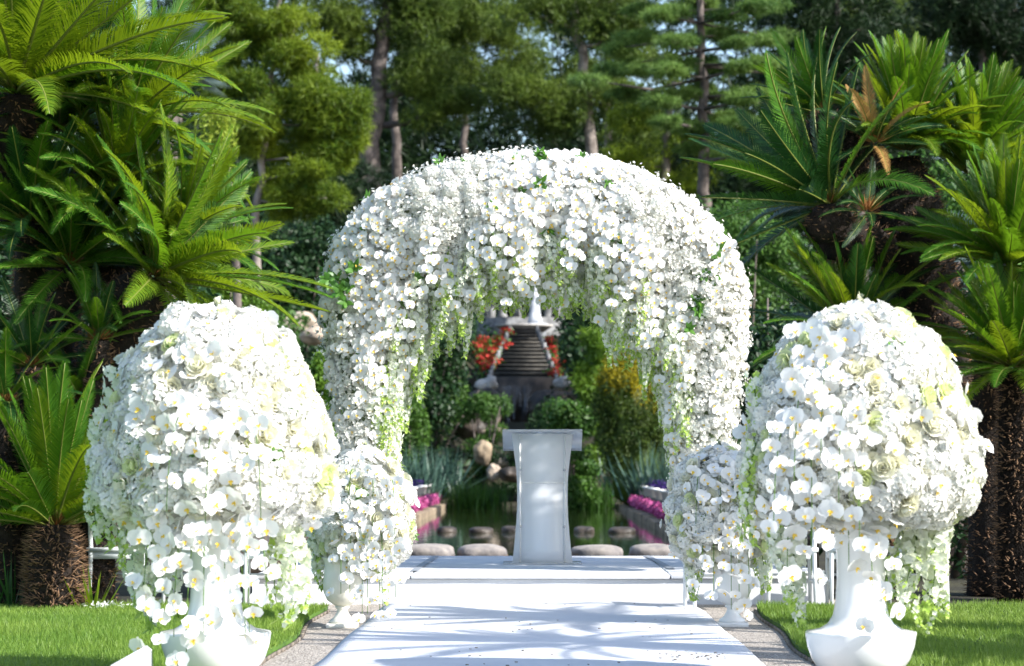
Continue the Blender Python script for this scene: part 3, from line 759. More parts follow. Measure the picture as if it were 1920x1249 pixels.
# an under-layer of small white blossom all over the greenery
kb = 15000; tb_ = rng.random(kb * 2); kp = rng.random(kb * 2) < np.interp(tb_, tf, AF + BF) / (AF + BF).max(); tb_ = tb_[kp]
ab_ = even_angle(len(tb_)); kp = (np.sin(ab_) < .3) | (rng.random(len(tb_)) < .4); tb_, ab_ = tb_[kp], ab_[kp]
pb, nb_ = section(tb_, ab_, .03); kp = smoothnoise(pb, 7, 9) < .70; pb, nb_ = pb[kp], nb_[kp]
pb = pb + rng.normal(0, .02, pb.shape)
ub = scatter(floret(1.1, 4, .5), frames(nb_ + rng.normal(0, .5, nb_.shape), rng.uniform(0, 6, len(pb)), rng.uniform(1.2, 2.1, len(pb))), pb - AB)
stuff(link('under_blossom', ub.mesh('under_blossom', [M_hyd]), arch))
# green sprigs showing between the flowers
spots = np.where(gaps[keep] > .45)[0] if False else rng.permutation(len(P))[:70]
for q_ in spots: put(SPRIG_ME[rng.integers(3)], arch, frames(N[q_][None], np.array([rng.uniform(0, 6)]), rng.uniform(.7, 1.15))[0], P[q_] + N[q_] * .015, AB)
for px, py in ((668, 500), (640, 560), (655, 530), (700, 440), (1305, 560), (1320, 480), (1170, 400), (880, 300), (965, 300), (1010, 305), (950, 350), (620, 520), (1190, 490), (1330, 530), (1300, 590)):
    p_ = W(px, py, AY - .42); 
    for k_ in range(3): put(SPRIG_ME[rng.integers(3)], arch, frames(np.array([[rng.normal(0, .4), -1, rng.normal(.1, .3)]]), np.array([rng.uniform(0, 6)]), rng.uniform(.9, 1.4))[0], p_ + rng.normal(0, .04, 3), AB)
# hanging racemes from the inner edge, front and rear
cnt = 0
for k_ in range(390):
    t1 = rng.uniform(.10, .90); ang = rng.uniform(math.pi * .7, math.pi * 1.36)
    if k_ % 4 == 0: ang = rng.uniform(math.pi * .55, math.pi * .9)
    p_, n_ = section(np.array([t1]), np.array([ang])); p_ = p_[0] + n_[0] * .02
    leg = abs(t1 - .5) * 2
    L = rng.uniform(.28, .50) + (.32 * rng.random() if leg > .35 else 0)
    if leg > .62: L = rng.uniform(.3, .7)
    if abs(t1 - .5) < .12: L = rng.uniform(.25, .5)
    L = min(L, p_[2] - .75)
    if L < .12 or cnt >= 300: continue
    me, kz = strand_mesh(STRG_ME if rng.random() < .3 else STR_ME, L, int(rng.integers(3)))
    put(me, arch, rotz(rng.uniform(0, 6)) @ np.diag([1.0, 1.0, kz]), p_, AB, 'hanging_strand'); cnt += 1
# hanging orchid stems over the front, longest at the lower edge
oc = 0; mo, po = [], []
for k_ in range(85):
    t1 = rng.uniform(.12, .88); p_, n_ = section(np.array([t1]), np.array([rng.uniform(math.pi * 1.03, math.pi * 1.5)]))
    pts = spray_points(p_[0] + n_[0] * .04, np.array([rng.normal(0, .12), -.25, .05]), rng.uniform(.22, .40), 1.1, 7)
    if pts[-1][2] < .8: continue
    link('orchid_stem', tube(pts - AB, .003, 4).mesh('orchid_stem', M_stem), arch)
    for j in range(7):
        sd = 1 if j % 2 else -1; oc += 1; q_ = pts[j] + (sd * .028, -.025, 0)
        M3 = frames(unit(np.array([.3 * sd, -1, .1]) + rng.normal(0, .2, 3))[None], rng.normal(0, .3, 1), rng.uniform(.8, 1.0))[0]
        if oc % 14 == 0 and oc < 980: put(ORCH_ME[rng.integers(4)], arch, M3, q_, AB, 'orchid')
        else: mo.append(M3); po.append(q_ - AB)
stuff(link('orchid_chain_mass', scatter(ORCH[1][0], np.array(mo), np.array(po)).mesh('orchid_chain_mass', [M_petal, M_lip], True), arch))

# ------------------------------------------------------------------ cycads
def frond_shape(bend, nl, seed, vlift=.45, ln=.155, dead=False):
    """frond of length 1 leaving the origin along +Y, bending towards -Z; mat 0 leaflet, 1 rachis"""
    r = np.random.default_rng(seed); t = T()
    def spine(u):
        a = bend * u ** 1.5; s_ = np.linspace(0, u, 12)
        aa = bend * s_ ** 1.5
        return np.array([0, np.trapz(np.cos(aa), s_), -np.trapz(np.sin(aa), s_)]), a
    us = np.linspace(0, 1, 11); t.add(tube(np.array([spine(u)[0] for u in us]), np.linspace(.010, .003, 11), 4, 1))
    Vv, Ff = [], []
    for i in range(nl):
        u = .10 + .895 * (i / (nl - 1)); p_, a = spine(u)
        fwd = np.array([0, math.cos(a), -math.sin(a)]); upv = np.array([0, math.sin(a), math.cos(a)])
        L = ln * (math.sin(math.pi * min(1, .16 + .80 * u ** .9)) ** .55) * r.uniform(.92, 1.06)
        if u > .9: L *= 1 - (u - .9) * 4
        ang = 1.02 - .52 * u + r.normal(0, .035)
        for sd in (-1, 1):
            lat = np.array([sd * 1., 0, 0]) * math.cos(vlift) + upv * math.sin(vlift + r.normal(0, .07))
            d = lat * math.sin(ang) + fwd * math.cos(ang); w = fwd * .0062
            mid = p_ + d * L * .55 + upv * .004; tip = p_ + d * L - upv * L * .12
            b0 = len(Vv); Vv += [p_ - w * .8, p_ + w * .8, mid + w * .75, mid - w * .75, tip]
            Ff += [(b0, b0 + 1, b0 + 2), (b0, b0 + 2, b0 + 3), (b0 + 3, b0 + 2, b0 + 4)]
    return t.add(T(Vv, Ff))
FRV = [frond_shape(b, 92, i, v) for i, (b, v) in enumerate(((.2, .34), (.42, .30), (.7, .28), (1.05, .25), (.08, .38)))]
def fr_mesh(mt): return [f.mesh('frond', [mt, M_rachis]) for f in FRV]
FR_G, FR_Y, FR_D, FR_X = fr_mesh(M_cycad), fr_mesh(M_cycad_y), fr_mesh(M_cycad_d), fr_mesh(M_dead)

SC = T([(-.5, 0, 0), (.5, 0, 0), (0, 0, .45), (0, 1, .5)], [(0, 1, 3), (1, 2, 3), (2, 0, 3)])
def trunk_mesh(P, rad, base, seed, scale_len=.06, dens=420):
    r = np.random.default_rng(seed); P = np.asarray(P, float)
    core = tube(P - base, np.asarray(rad) * .93, 14, 1)
    seg = np.linalg.norm(np.diff(P, axis=0), axis=1); cl = np.concatenate([[0], np.cumsum(seg)]); Ltot = cl[-1]
    n_ = int(dens * Ltot * np.mean(rad) * 8)
    s_ = r.random(n_) * Ltot; a = r.uniform(0, 6.28, n_)
    c = np.stack([np.interp(s_, cl, P[:, i]) for i in range(3)], 1); rr = np.interp(s_, cl, rad)
    tn = unit(np.stack([np.interp(s_, cl, np.gradient(P[:, i], cl)) for i in range(3)], 1))
    X = unit(np.cross(tn, [.31, .93, .17])); Yv = np.cross(tn, X)
    out_ = X * np.cos(a)[:, None] + Yv * np.sin(a)[:, None]
    ydir = unit(out_ + tn * r.uniform(-.2, .7, (n_, 1)) + r.normal(0, .25, (n_, 3))); xd = unit(np.cross(tn, ydir)); zd = np.cross(xd, ydir)
    ls = scale_len * r.uniform(.5, 1.3, n_)
    Ms = np.stack([xd * .022 * r.uniform(.5, 1.1, (n_, 1)), ydir * ls[:, None], zd * .02], 2)
    return core.add(scatter(SC, Ms, c + out_ * rr[:, None] * .9 - base)).mesh('trunk', [M_bark, M_barkcore])
FIB = T([(-.004, 0, 0), (.004, 0, 0), (0, 1, 0)], [(0, 1, 2)])

def cycad(label, gpos, heads, trunks, seed, group='sago cycads flanking the aisle', scale_len=.06, dens=420):
    """heads: (pos, axis, n fronds, length, lo elevation, hi elevation, mesh sets, azimuth centre, azimuth half-range)"""
    r = np.random.default_rng(seed); base = np.asarray(gpos, float)
    th = thing('cycad', base, label, 'cycad', group)
    for i, (pts, rad) in enumerate(trunks): link('trunk', trunk_mesh(pts, rad, base, seed + i, scale_len, dens), th)
    for (pos, axis, n_, L, lo, hi, sets, azc, azr) in heads:
        pos = np.asarray(pos, float); axis = unit(np.asarray(axis, float))
        X = unit(np.cross(axis, [.1, .99, .05])); Yv = np.cross(axis, X)
        # fibrous crown base
        nf = 160; a = r.uniform(0, 6.28, nf); el = r.uniform(.3, 1.4, nf)
        d = (X * np.cos(a)[:, None] + Yv * np.sin(a)[:, None]) * np.cos(el)[:, None] + axis * np.sin(el)[:, None]
        Ms = frames(np.cross(d, r.normal(size=(nf, 3))), r.uniform(0, .2, nf)); 
        Ms[:, :, 1] = d * r.uniform(.06, .16, (nf, 1)); Ms[:, :, 0] *= 1.2
        link('crown_fibre', scatter(FIB, Ms, pos - base + d * .04).mesh('crown_fibre', [M_fibre]), th)
        n_ = int(n_ * 1.8)
        for k_ in range(n_):
            f = (k_ + .5) / n_; e_ = R(lo + (hi - lo) * (1 - f) + r.normal(0, 5))
            a_ = k_ * 2.399963 + r.normal(0, .15)
            if azr < 3.1: a_ = azc + azr * (2 * ((k_ * .618034) % 1) - 1)
            if azr < 3.1: Xw, Yw = np.array([1., 0, 0]), np.array([0, 1., 0])
            else: Xw, Yw = X, Yv
            ax_ = axis if azr >= 3.1 else np.array([0, 0, 1.])
            yd = unit((Xw * math.cos(a_) + Yw * math.sin(a_)) * math.cos(e_) + ax_ * math.sin(e_))
            xd = unit(np.cross(yd, ax_)); xd = unit(xd + .0 * r.normal(size=3)); zd = np.cross(xd, yd)
            rl = r.normal(0, .22); xd, zd = xd * math.cos(rl) + zd * math.sin(rl), zd * math.cos(rl) - xd * math.sin(rl)
            l_ = L * r.uniform(.85, 1.1)
            ms = sets[r.integers(len(sets))]; v_ = (1 if e_ > .9 else 2) if r.random() < .6 else r.integers(5)
            if e_ > 1.0: v_ = (4, 0, 1)[r.integers(3)]
            link('frond', ms[v_], th, pos - base + yd * .05, np.stack([xd, yd, zd], 1) * l_)
    return th
ALL = 3.2
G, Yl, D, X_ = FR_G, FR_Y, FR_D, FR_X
def gp(px, Y): return np.array([(px - CX) / FPX * Y, Y, 0.])
def curve(p0, p1, sag=.15, n_=7, bend=(0, 0, 0)):
    u = np.linspace(0, 1, n_)[:, None]; return np.asarray(p0) * (1 - u) + np.asarray(p1) * u + np.asarray(bend) * np.sin(np.pi * u)

# left: the lone low cycad on the lawn edge
Yc = 17.55; b = gp(103, Yc); tp_ = b + (0, 0, .62)
cycad('low cycad with one stout shaggy trunk and upright fronds at the lawn edge', b,
      [(tp_, (0, 0, 1), 34, 1.12, 15, 84, [G, Yl, G], 0, ALL)], [([b - (0, 0, .05), b + (0, 0, .25), b + (0, 0, .5), tp_ + (0, 0, .02)], [.20, .215, .20, .13])], 5, scale_len=.085, dens=1500)
# left: a multi-headed old cycad behind it
Yc = 19.2; b = gp(90, Yc)
h1 = W(30, 175, 18.4); h2 = W(238, 225, 18.9); h3 = W(285, 520, 18.3); h4 = W(110, 250, 19.1); h5 = W(215, 360, 18.7); h6 = W(60, 420, 18.6); h7 = W(330, 450, 18.7); h8 = W(130, 500, 18.5)
tr = [(curve(b, W(90, 330, 19.4), n_=9), np.linspace(.36, .24, 9)),
      (curve(W(70, 520, 19.1), h1, bend=(-.1, 0, 0)), [.14, .15, .17, .19, .2, .19, .12]),
      (curve(W(120, 420, 19.3), h2), np.linspace(.17, .11, 7)),
      (curve(W(150, 760, 19.0), W(255, 580, 18.4), n_=5), [.16, .17, .18, .2, .2]),
      (curve(W(225, 610, 18.3), h3, n_=5), [.10, .22, .25, .22, .12]),
      (curve(W(100, 440, 19.2), h5), np.linspace(.16, .1, 7)), (curve(W(60, 640, 19.0), h6), np.linspace(.18, .12, 7)),
      (curve(W(90, 720, 18.9), h8), np.linspace(.18, .12, 7)), (curve(W(160, 520, 19.0), h7), np.linspace(.14, .09, 7))]
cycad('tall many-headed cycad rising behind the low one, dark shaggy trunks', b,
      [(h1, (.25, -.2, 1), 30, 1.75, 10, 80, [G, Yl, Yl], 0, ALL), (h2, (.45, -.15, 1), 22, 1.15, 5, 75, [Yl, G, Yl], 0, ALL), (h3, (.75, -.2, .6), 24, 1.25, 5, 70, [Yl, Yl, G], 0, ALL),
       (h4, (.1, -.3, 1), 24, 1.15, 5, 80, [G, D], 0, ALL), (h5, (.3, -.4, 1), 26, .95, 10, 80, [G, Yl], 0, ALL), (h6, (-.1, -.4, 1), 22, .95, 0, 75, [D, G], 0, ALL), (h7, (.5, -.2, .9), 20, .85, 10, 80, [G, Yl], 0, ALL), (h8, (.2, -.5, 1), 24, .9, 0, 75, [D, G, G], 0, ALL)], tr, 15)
for i, (px, py, Yq) in enumerate(((60, 690, 18.0), (185, 640, 18.1), (150, 750, 18.2), (10, 760, 17.9))):
    b = gp(px, Yq); h = W(px, py, Yq)
    cycad(('short cycad offset with deep green fronds between old trunks', 'slim young cycad tucked against the shaggy trunks', 'small cycad sprouting low in the shade of the old trunks', 'leafy cycad at the outer corner of the bed')[i], b, [(h, (0, -.3, 1), 11, .62, 15, 75, [D, G], 0, ALL)], [(curve(b, h), np.linspace(.14, .09, 7))], 40 + i)
# right: the great cycad
Yc = 18.9; b = gp(1800, Yc)
k1 = W(1700, 285, 20.1); k2 = W(1558, 385, 19.5); k3 = W(1888, 500, 19.3); k4 = W(1545, 215, 19.9); k5 = W(1600, 640, 19.6); k6 = W(1900, 690, 19.0); k7 = W(1640, 270, 19.5); k8 = W(1625, 400, 19.3); k9 = W(1820, 330, 20.2)
tr = [(curve(gp(1875, 19.9), W(1855, 760, 20.1), n_=7), [.30, .27, .25, .24, .24, .25, .27]),
      (curve(W(1800, 830, 20.2), W(1680, 300, 20.2), n_=9, bend=(-.05, 0, 0)), [.26, .27, .28, .30, .33, .36, .36, .32, .2]),
      (curve(W(1660, 470, 19.9), W(1560, 440, 19.55), n_=4), [.16, .18, .2, .22]), (curve(W(1556, 455, 19.5), k2, n_=5), [.13, .215, .225, .2, .12]),
      (curve(W(1650, 330, 20.0), W(1552, 255, 19.8), n_=5), [.14, .16, .18, .19, .19]), (curve(W(1550, 285, 19.8), k4, n_=4), [.13, .19, .18, .1]),
      (curve(W(1860, 760, 19.8), W(1888, 560, 19.3), n_=5), np.linspace(.2, .17, 5)), (curve(W(1888, 560, 19.3), k3, n_=4), [.17, .19, .17, .11]),
      (curve(gp(1640, 19.8), k5), np.linspace(.2, .14, 7)), (curve(gp(1910, 19.1), k6), np.linspace(.19, .12, 7))]
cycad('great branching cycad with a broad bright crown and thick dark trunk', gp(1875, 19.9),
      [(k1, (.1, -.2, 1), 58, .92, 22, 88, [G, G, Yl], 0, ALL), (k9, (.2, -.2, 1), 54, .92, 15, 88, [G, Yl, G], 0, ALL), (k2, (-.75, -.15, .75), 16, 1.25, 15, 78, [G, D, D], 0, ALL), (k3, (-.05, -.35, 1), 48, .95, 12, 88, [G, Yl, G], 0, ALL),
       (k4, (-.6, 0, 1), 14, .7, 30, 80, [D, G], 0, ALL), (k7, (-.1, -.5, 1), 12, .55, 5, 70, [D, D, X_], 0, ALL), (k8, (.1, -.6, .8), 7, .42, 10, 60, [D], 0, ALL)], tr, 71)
b = gp(1640, 19.8)
cycad('mid height cycad with fanned fronds behind the shaded flower ball', gp(1640, 19.8), [(k5, (-.1, -.3, 1), 26, .95, 5, 80, [G, Yl, D], 0, ALL)], [(curve(gp(1640, 19.8), k5), np.linspace(.2, .14, 7))], 91)
cycad('low cycad with dense arching fronds beside the dark trunk', gp(1910, 19.1), [(k6, (-.2, -.3, 1), 36, .95, 0, 82, [G, G, Yl], 0, ALL)], [(curve(gp(1910, 19.1), k6), np.linspace(.19, .12, 7))], 92)
# cycads added outside the view; their fronds throw shadow bands on carpet and lawn
for i, (x, y, hh, lab) in enumerate(((4.6, 14.2, 3.3, 'tall cycad added out of view to throw shadow bands on the carpet'), (4.9, 11.6, 3.6, 'second tall cycad added out of view for the shadow bands, thicker crowned'), (5.9, 11.6, 2.3, 'shorter cycad added out of view to shade the lawn, behind two taller ones'))):
    b = np.array([x, y, 0]); h = b + (-.1, .1, hh)
    cycad(lab, b, [(h, (0, 0, 1), 20, 1.3, -5, 75, [G], 0, ALL)], [(curve(b, h), np.linspace(.28, .2, 7))], 95 + i)

# ------------------------------------------------------------------ chairs
def chair_parts():
    P_ = []
    P_.append(('seat', box(-.20, .20, -.20, .20, .425, .455)))
    P_.append(('seat_rail', join([box(-.18, .18, -.185, -.165, .37, .425), box(-.18, .18, .165, .185, .37, .425), box(-.185, -.165, -.16, .16, .37, .425), box(.165, .185, -.16, .16, .37, .425)])))
    for sx in (-1, 1):
        P_.append(('leg', tube([(sx * .175, .175, .425), (sx * .18, .18, 0)], [.017, .013], 8)))
        P_.append(('leg', tube([(sx * .175, -.25, 0), (sx * .172, -.19, .3), (sx * .17, -.175, .45), (sx * .175, -.20, .7), (sx * .18, -.24, .88)], [.014, .017, .018, .016, .013], 8)))
        P_.append(('stretcher', tube([(sx * .176, -.205, .2), (sx * .178, .178, .2)], .010, 6)))
    P_.append(('stretcher', tube([(-.178, .178, .24), (.178, .178, .24)], .010, 6)))
    P_.append(('top_rail', box(-.195, .195, -.255, -.230, .84, .89)))
    P_.append(('back_rail', box(-.17, .17, -.205, -.185, .58, .61)))
    for x in (-.1, 0, .1): P_.append(('spindle', tube([(x, -.195, .6), (x, -.242, .85)], .009, 6)))
    return [(nm, t_.mesh(nm, M_paint)) for nm, t_ in P_]
CH = chair_parts()
for i, (x, y, rz, lab) in enumerate(((-3.18, 18.15, .06, 'pale painted wooden chair at the outer end, beside the low cycad'), (-2.62, 18.2, -.03, 'pale painted wooden chair between two others, behind the orchid curtain'), (-2.02, 18.12, .05, 'pale painted wooden chair between the cream urn and the orchid curtain'),
                                     (1.28, 17.95, .1, 'pale painted wooden chair right behind the white footed urn'), (1.86, 18.1, 0, 'pale painted wooden chair between the white footed urn and the bare column'), (2.34, 18.1, -.05, 'pale painted wooden chair behind the bare urn column'), (2.82, 18.05, .04, 'pale painted wooden chair beside the dark cycad trunk'))):
    c = thing('chair', (x, y, .008 if y < 19 else 0), lab, 'chair', 'pale chairs in front of the platform'); c.rotation_euler = (0, 0, rz)
    for nm, me in CH: link(nm, me, c)
    if i in (2, 0):
        pass

# white folded card standing on the grass
cd = thing('paper_card', (W(250, 1200, 10.4)[0], 10.4, .045), 'folded white paper card standing on the lawn', 'card')
q = T([(-.11, 0, 0), (.075, 0, 0), (.075, .01, .235), (.055, .012, .255), (-.10, .01, .17), (-.11, .12, 0), (.075, .12, 0), (.078, .02, .235), (.055, .018, .255), (-.10, .018, .17)],
      [(0, 1, 2), (0, 2, 3), (0, 3, 4), (5, 8, 7), (5, 7, 6), (5, 9, 8), (2, 7, 8), (2, 8, 3), (3, 8, 9), (3, 9, 4)])
link('folded_sheet', q.mesh('folded_sheet', M_cloth), cd)
# fallen white petals by the low cycad
nb = 60; ps = np.stack([rng.normal(W(205, 900, 17.5)[0], .09, nb), rng.normal(17.45, .06, nb), rng.uniform(.05, .075, nb)], 1)
o = stuff(link('fallen_petals', scatter(petal(.03, .026, .3, 2, .3, 3), frames(rng.normal(0, .5, (nb, 3)) + (0, -.3, 1), rng.uniform(0, 6, nb)), ps).mesh('fallen_petals', M_petal)))
o['label'] = 'small heap of fallen white petals on the lawn edge'; o['category'] = 'petals'

# ------------------------------------------------------------------ pond: stones, banks, pots
def rock(rx, ry, rz, seed, amp=.12, sub=3, flat=0):
    import bmesh
    bm = bmesh.new(); bmesh.ops.create_icosphere(bm, subdivisions=sub, radius=1)
    V = np.array([v.co[:] for v in bm.verts]); F = np.array([[v.index for v in f.verts] for f in bm.faces]); bm.free()
    if flat: V = np.sign(V) * np.abs(V) ** np.array([.75, .75, flat])
    V = V * (1 + amp * smoothnoise(V, 2.6, seed)[:, None] + amp * .4 * smoothnoise(V, 7, seed + 1)[:, None])
    return T(V * (rx, ry, rz), F)
def stone(px, y, wpx, seed, lab):
    x = (px - CX) / FPX * y; w = wpx / FPX * y / 2
    o_ = link('stepping_stone', rock(w, .30, .125 if y < 35 else .075, seed, .10, 4, .55).mesh('stepping_stone', M_sstone if y < 35 else M_darkrock, True), None, (x, y, .045 if y < 35 else .0))
    tag(o_, lab, 'stone', 'stepping stones across the pond')
for i, (px, y, w) in enumerate(((805, 27.6, 100), (904, 27.8, 94), (1010, 27.4, 92), (1118, 27.5, 98), (1224, 27.7, 94))):
    stone(px, y, w, 100 + i, 'large rounded stepping stone in the row nearest the platform')
for i, (px, y, w) in enumerate(((838, 39.4, 38), (902, 39, 46), (960, 39.6, 40), (1020, 39.2, 44), (1096, 39.3, 40), (1166, 39, 50))):
    stone(px, y, w, 120 + i, 'smaller stepping stone in the farther row across the pond')
for s in (-1, 1):
    sd = 'left' if s < 0 else 'right'
    bk = thing('pond_bank', (s * (EDGE[s] + .15), 23, 0), 'stone edged %s bank of the pond with a raised ledge' % sd, 'bank')
    y = 23.0; i = 0
    while y < 62:
        L = rng.uniform(1.2, 2.2); w = rng.uniform(.24, .30)
        c = box(-.16, w - .14, .02, L - .02, -.45, .09 + rng.uniform(-.02, .03)); c.V[:, 0] *= s
        if s < 0: c.F = c.F[:, ::-1]
        c.V += rng.normal(0, .008, c.V.shape)
        bevel(link('coping_stone', c.mesh('coping_stone', M_bankstone), bk, (0, y - 23, 0)), .02); y += L; i += 1
    lw = box(.17, .55, 0, 39, 0, .38); lw.V[:, 0] *= s
    if s < 0: lw.F = lw.F[:, ::-1]
    link('ledge', lw.mesh('ledge', M_darkrock), bk)
POT = lathe([(0, 0), (.085, 0), (.115, .17), (.125, .17), (.125, .205), (.11, .205), (.105, .18), (0, .18)], 16).mesh('pot', M_pot, True)
LEAFQ = T([(0, 0, 0), (.5, .5, .08), (0, 1, 0), (-.5, .5, .08)], [(0, 1, 2), (0, 2, 3)])
def leafcloud(c, rad, n_, size, r, shell=.55, up=.3, asp=.5):
    """leaves through an ellipsoid, denser to its surface"""
    d = unit(r.normal(size=(n_, 3))); q_ = (shell + (1 - shell) * r.random((n_, 1)) ** .6)
    P = d * q_ * np.asarray(rad); N = unit(d + r.normal(0, .7, (n_, 3)) + (0, 0, up))
    Ms = frames(N, r.uniform(0, 6.28, n_), size * r.uniform(.6, 1.3, n_)); Ms[:, :, 0] *= asp
    return scatter(LEAFQ, Ms, P + np.asarray(c))
FLW = [leafcloud((0, 0, .12), (.17, .25, .12), 130, .05, np.random.default_rng(i), .3, .5, .8) for i in range(2)]
PURP = [f.mesh('bloom', M_purple) for f in FLW]
for s, y0, y1, n_ in ((1, 38, 64, 11), (-1, 44, 64, 10)):
    for i in range(n_):
        y = y0 + (y1 - y0) * i / (n_ - 1)
        y = min(y, 61.5)
        p = thing('flower_pot', (s * (EDGE[s] + .45), y, .38), 'small white pot of purple flowers on the %s pond ledge' % ('right' if s > 0 else 'left'), 'flower pot', 'white pots along the %s ledge' % ('right' if s > 0 else 'left'))
        link('pot', POT, p); f = link('bloom', PURP[i % 2], p, (s * .16, .1, .13)); f.scale = (1.1, 1.2, 1.0); stuff(f)
for s in (-1, 1):
    parts = []; r = np.random.default_rng(200 + s)
    for i in range(22): parts.append(leafcloud((s * (EDGE[s] + .24 + r.normal(0, .02)), 36 + 25 * i / 21, .24), (.09, .7, .13), 210, .07, r, .3, .5, .8))
    o = stuff(link('pink_flower_bed', join(parts).mesh('pink_flower_bed', M_pink))); o['label'] = 'bed of pink flowers along the %s side of the pond' % ('left' if s < 0 else 'right'); o['category'] = 'flowers'

# ------------------------------------------------------------------ bushes, reeds, spiky clumps
def bush(name, label, px, py, Y, rpx, rpy, n_, size, mat, cat='shrub', group=None, dy=None, asp=.5, ground=True):
    r = np.random.default_rng(int(px * 7 + py)); c = W(px, py, Y); rx, rz = rpx / FPX * Y, rpy / FPX * Y; ry = dy or rx * .8
    zb = float(terrain(np.array(c[0]), np.array(Y))); base = np.array([c[0], Y, zb])
    th = thing(name, base, label, cat, group)
    n_ = int(n_ * 1.6); size = size * .76; nb = max(8, int(n_ / 420)); parts = []
    low = max(0., c[2] - zb - rz * .5)
    for i in range(int(low / max(rz, .2) * 5)):
        q_ = np.array([r.normal(0, rx * .35), r.normal(0, ry * .3), -(c[2] - zb) + r.uniform(.1, low)])
        parts.append(leafcloud(c - base + q_, (rx * .5, ry * .5, rz * .35), int(n_ / nb * .8), size, r, .3, .3, asp))
    for i in range(nb):                  # uneven lumps make the outline
        d = unit(r.normal(size=3)); q_ = d * (rx, ry, rz) * r.uniform(.35, .8); s_ = r.uniform(.32, .55)
        parts.append(leafcloud(c - base + q_, (rx * s_, ry * s_, rz * s_), int(n_ / nb), size, r, .5, .3, asp))
    link('crown', join(parts).mesh('crown', mat), th)
    st_ = T()
    for i in range(5):
        e_ = c - base + r.normal(0, .4, 3) * (rx, ry, rz); st_.add(tube([(r.normal(0, .1), r.normal(0, .1), -.05), e_ * (.5, .5, .5), e_], [.05, .035, .01], 5))
    link('stem', st_.mesh('stem', M_trunk), th)
    return th
M_olive = leafmat('conifer_leaf', (.018, .05, .008), (.085, .13, .014), .25, None, .3, .5, 2.0)
M_gold2 = leafmat('golden_tip_leaf', (.16, .17, .012), (.50, .40, .016), .3, None, .3, .5, 2.0)
r = np.random.default_rng(880); gc = W(1190, 780, 58); gb = np.array([gc[0], 58, 0.])
th = thing('golden_conifer', gb, 'rounded olive conifer shrub with a golden top beyond the pond', 'shrub')
gr = np.array([1.0, .9, 1.75]); body, tips = [], []
for i in range(290):
    d = unit(r.normal(size=3)); q_ = gc - gb + d * gr * r.uniform(.72, .95)
    if q_[2] < .1: q_[2] = .15
    lc = leafcloud(q_, (.26, .26, .30), 130, .085, r, .3, .5, .35)
    (tips if (d[2] > .45 and r.random() < .8) or (d[2] > .15 and d[0] > .1 and r.random() < .45) else body).append(lc)
link('crown', join(body).mesh('crown', M_olive), th); link('golden_tips', join(tips).mesh('golden_tips', M_gold2), th)
cr = lathe([(.001, 0), (.5, .3), (.62, 1.2), (.52, 2.1), (.25, 2.8), (.001, 3.1)], 20); cr.V += r.normal(0, .04, cr.V.shape); link('inner_branches', cr.mesh('inner_branches', M_olive, True), th)
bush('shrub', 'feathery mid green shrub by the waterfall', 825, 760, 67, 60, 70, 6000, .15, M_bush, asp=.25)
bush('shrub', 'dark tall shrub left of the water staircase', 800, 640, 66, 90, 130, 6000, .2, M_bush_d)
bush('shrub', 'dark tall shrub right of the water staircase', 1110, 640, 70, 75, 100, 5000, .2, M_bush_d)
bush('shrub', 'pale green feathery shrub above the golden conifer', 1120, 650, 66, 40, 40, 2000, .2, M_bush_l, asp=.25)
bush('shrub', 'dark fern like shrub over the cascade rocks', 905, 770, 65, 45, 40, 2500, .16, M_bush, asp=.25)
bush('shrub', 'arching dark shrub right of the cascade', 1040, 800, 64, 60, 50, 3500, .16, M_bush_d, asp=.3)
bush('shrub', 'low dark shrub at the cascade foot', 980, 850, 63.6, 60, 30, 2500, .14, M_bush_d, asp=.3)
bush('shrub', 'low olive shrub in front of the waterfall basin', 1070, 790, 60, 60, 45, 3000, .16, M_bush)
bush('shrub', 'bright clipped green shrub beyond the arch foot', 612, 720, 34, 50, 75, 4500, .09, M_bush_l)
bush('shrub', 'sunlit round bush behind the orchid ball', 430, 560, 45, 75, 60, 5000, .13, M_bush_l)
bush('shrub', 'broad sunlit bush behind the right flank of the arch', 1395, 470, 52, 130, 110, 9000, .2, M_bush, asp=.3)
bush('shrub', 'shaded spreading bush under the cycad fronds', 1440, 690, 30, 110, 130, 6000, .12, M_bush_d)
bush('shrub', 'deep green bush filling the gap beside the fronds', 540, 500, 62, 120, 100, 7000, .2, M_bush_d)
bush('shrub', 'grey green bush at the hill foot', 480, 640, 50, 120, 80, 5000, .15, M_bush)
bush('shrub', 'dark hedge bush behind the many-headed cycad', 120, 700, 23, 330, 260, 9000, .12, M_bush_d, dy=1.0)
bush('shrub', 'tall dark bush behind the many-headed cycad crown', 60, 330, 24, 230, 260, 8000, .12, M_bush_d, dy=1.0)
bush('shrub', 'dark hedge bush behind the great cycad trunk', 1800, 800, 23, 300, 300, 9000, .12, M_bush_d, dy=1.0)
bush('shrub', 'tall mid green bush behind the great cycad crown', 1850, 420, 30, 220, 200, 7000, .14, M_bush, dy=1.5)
bush('shrub', 'olive shrub behind the outermost spiky clump', 765, 790, 64.5, 40, 75, 3000, .12, M_bush)
bush('shrub', 'tangled dark shrub at the near right corner of the pond', 1320, 760, 45, 70, 130, 5000, .14, M_bush_d)
bush('shrub', 'tangled dark shrub behind the left arch foot', 650, 790, 45, 70, 110, 5000, .14, M_bush_d)
BL = T([(-.5, 0, 0), (.5, 0, 0), (.40, .55, 0), (-.40, .55, 0), (0, 1, 0)], [(0, 1, 2), (0, 2, 3), (3, 2, 4)])
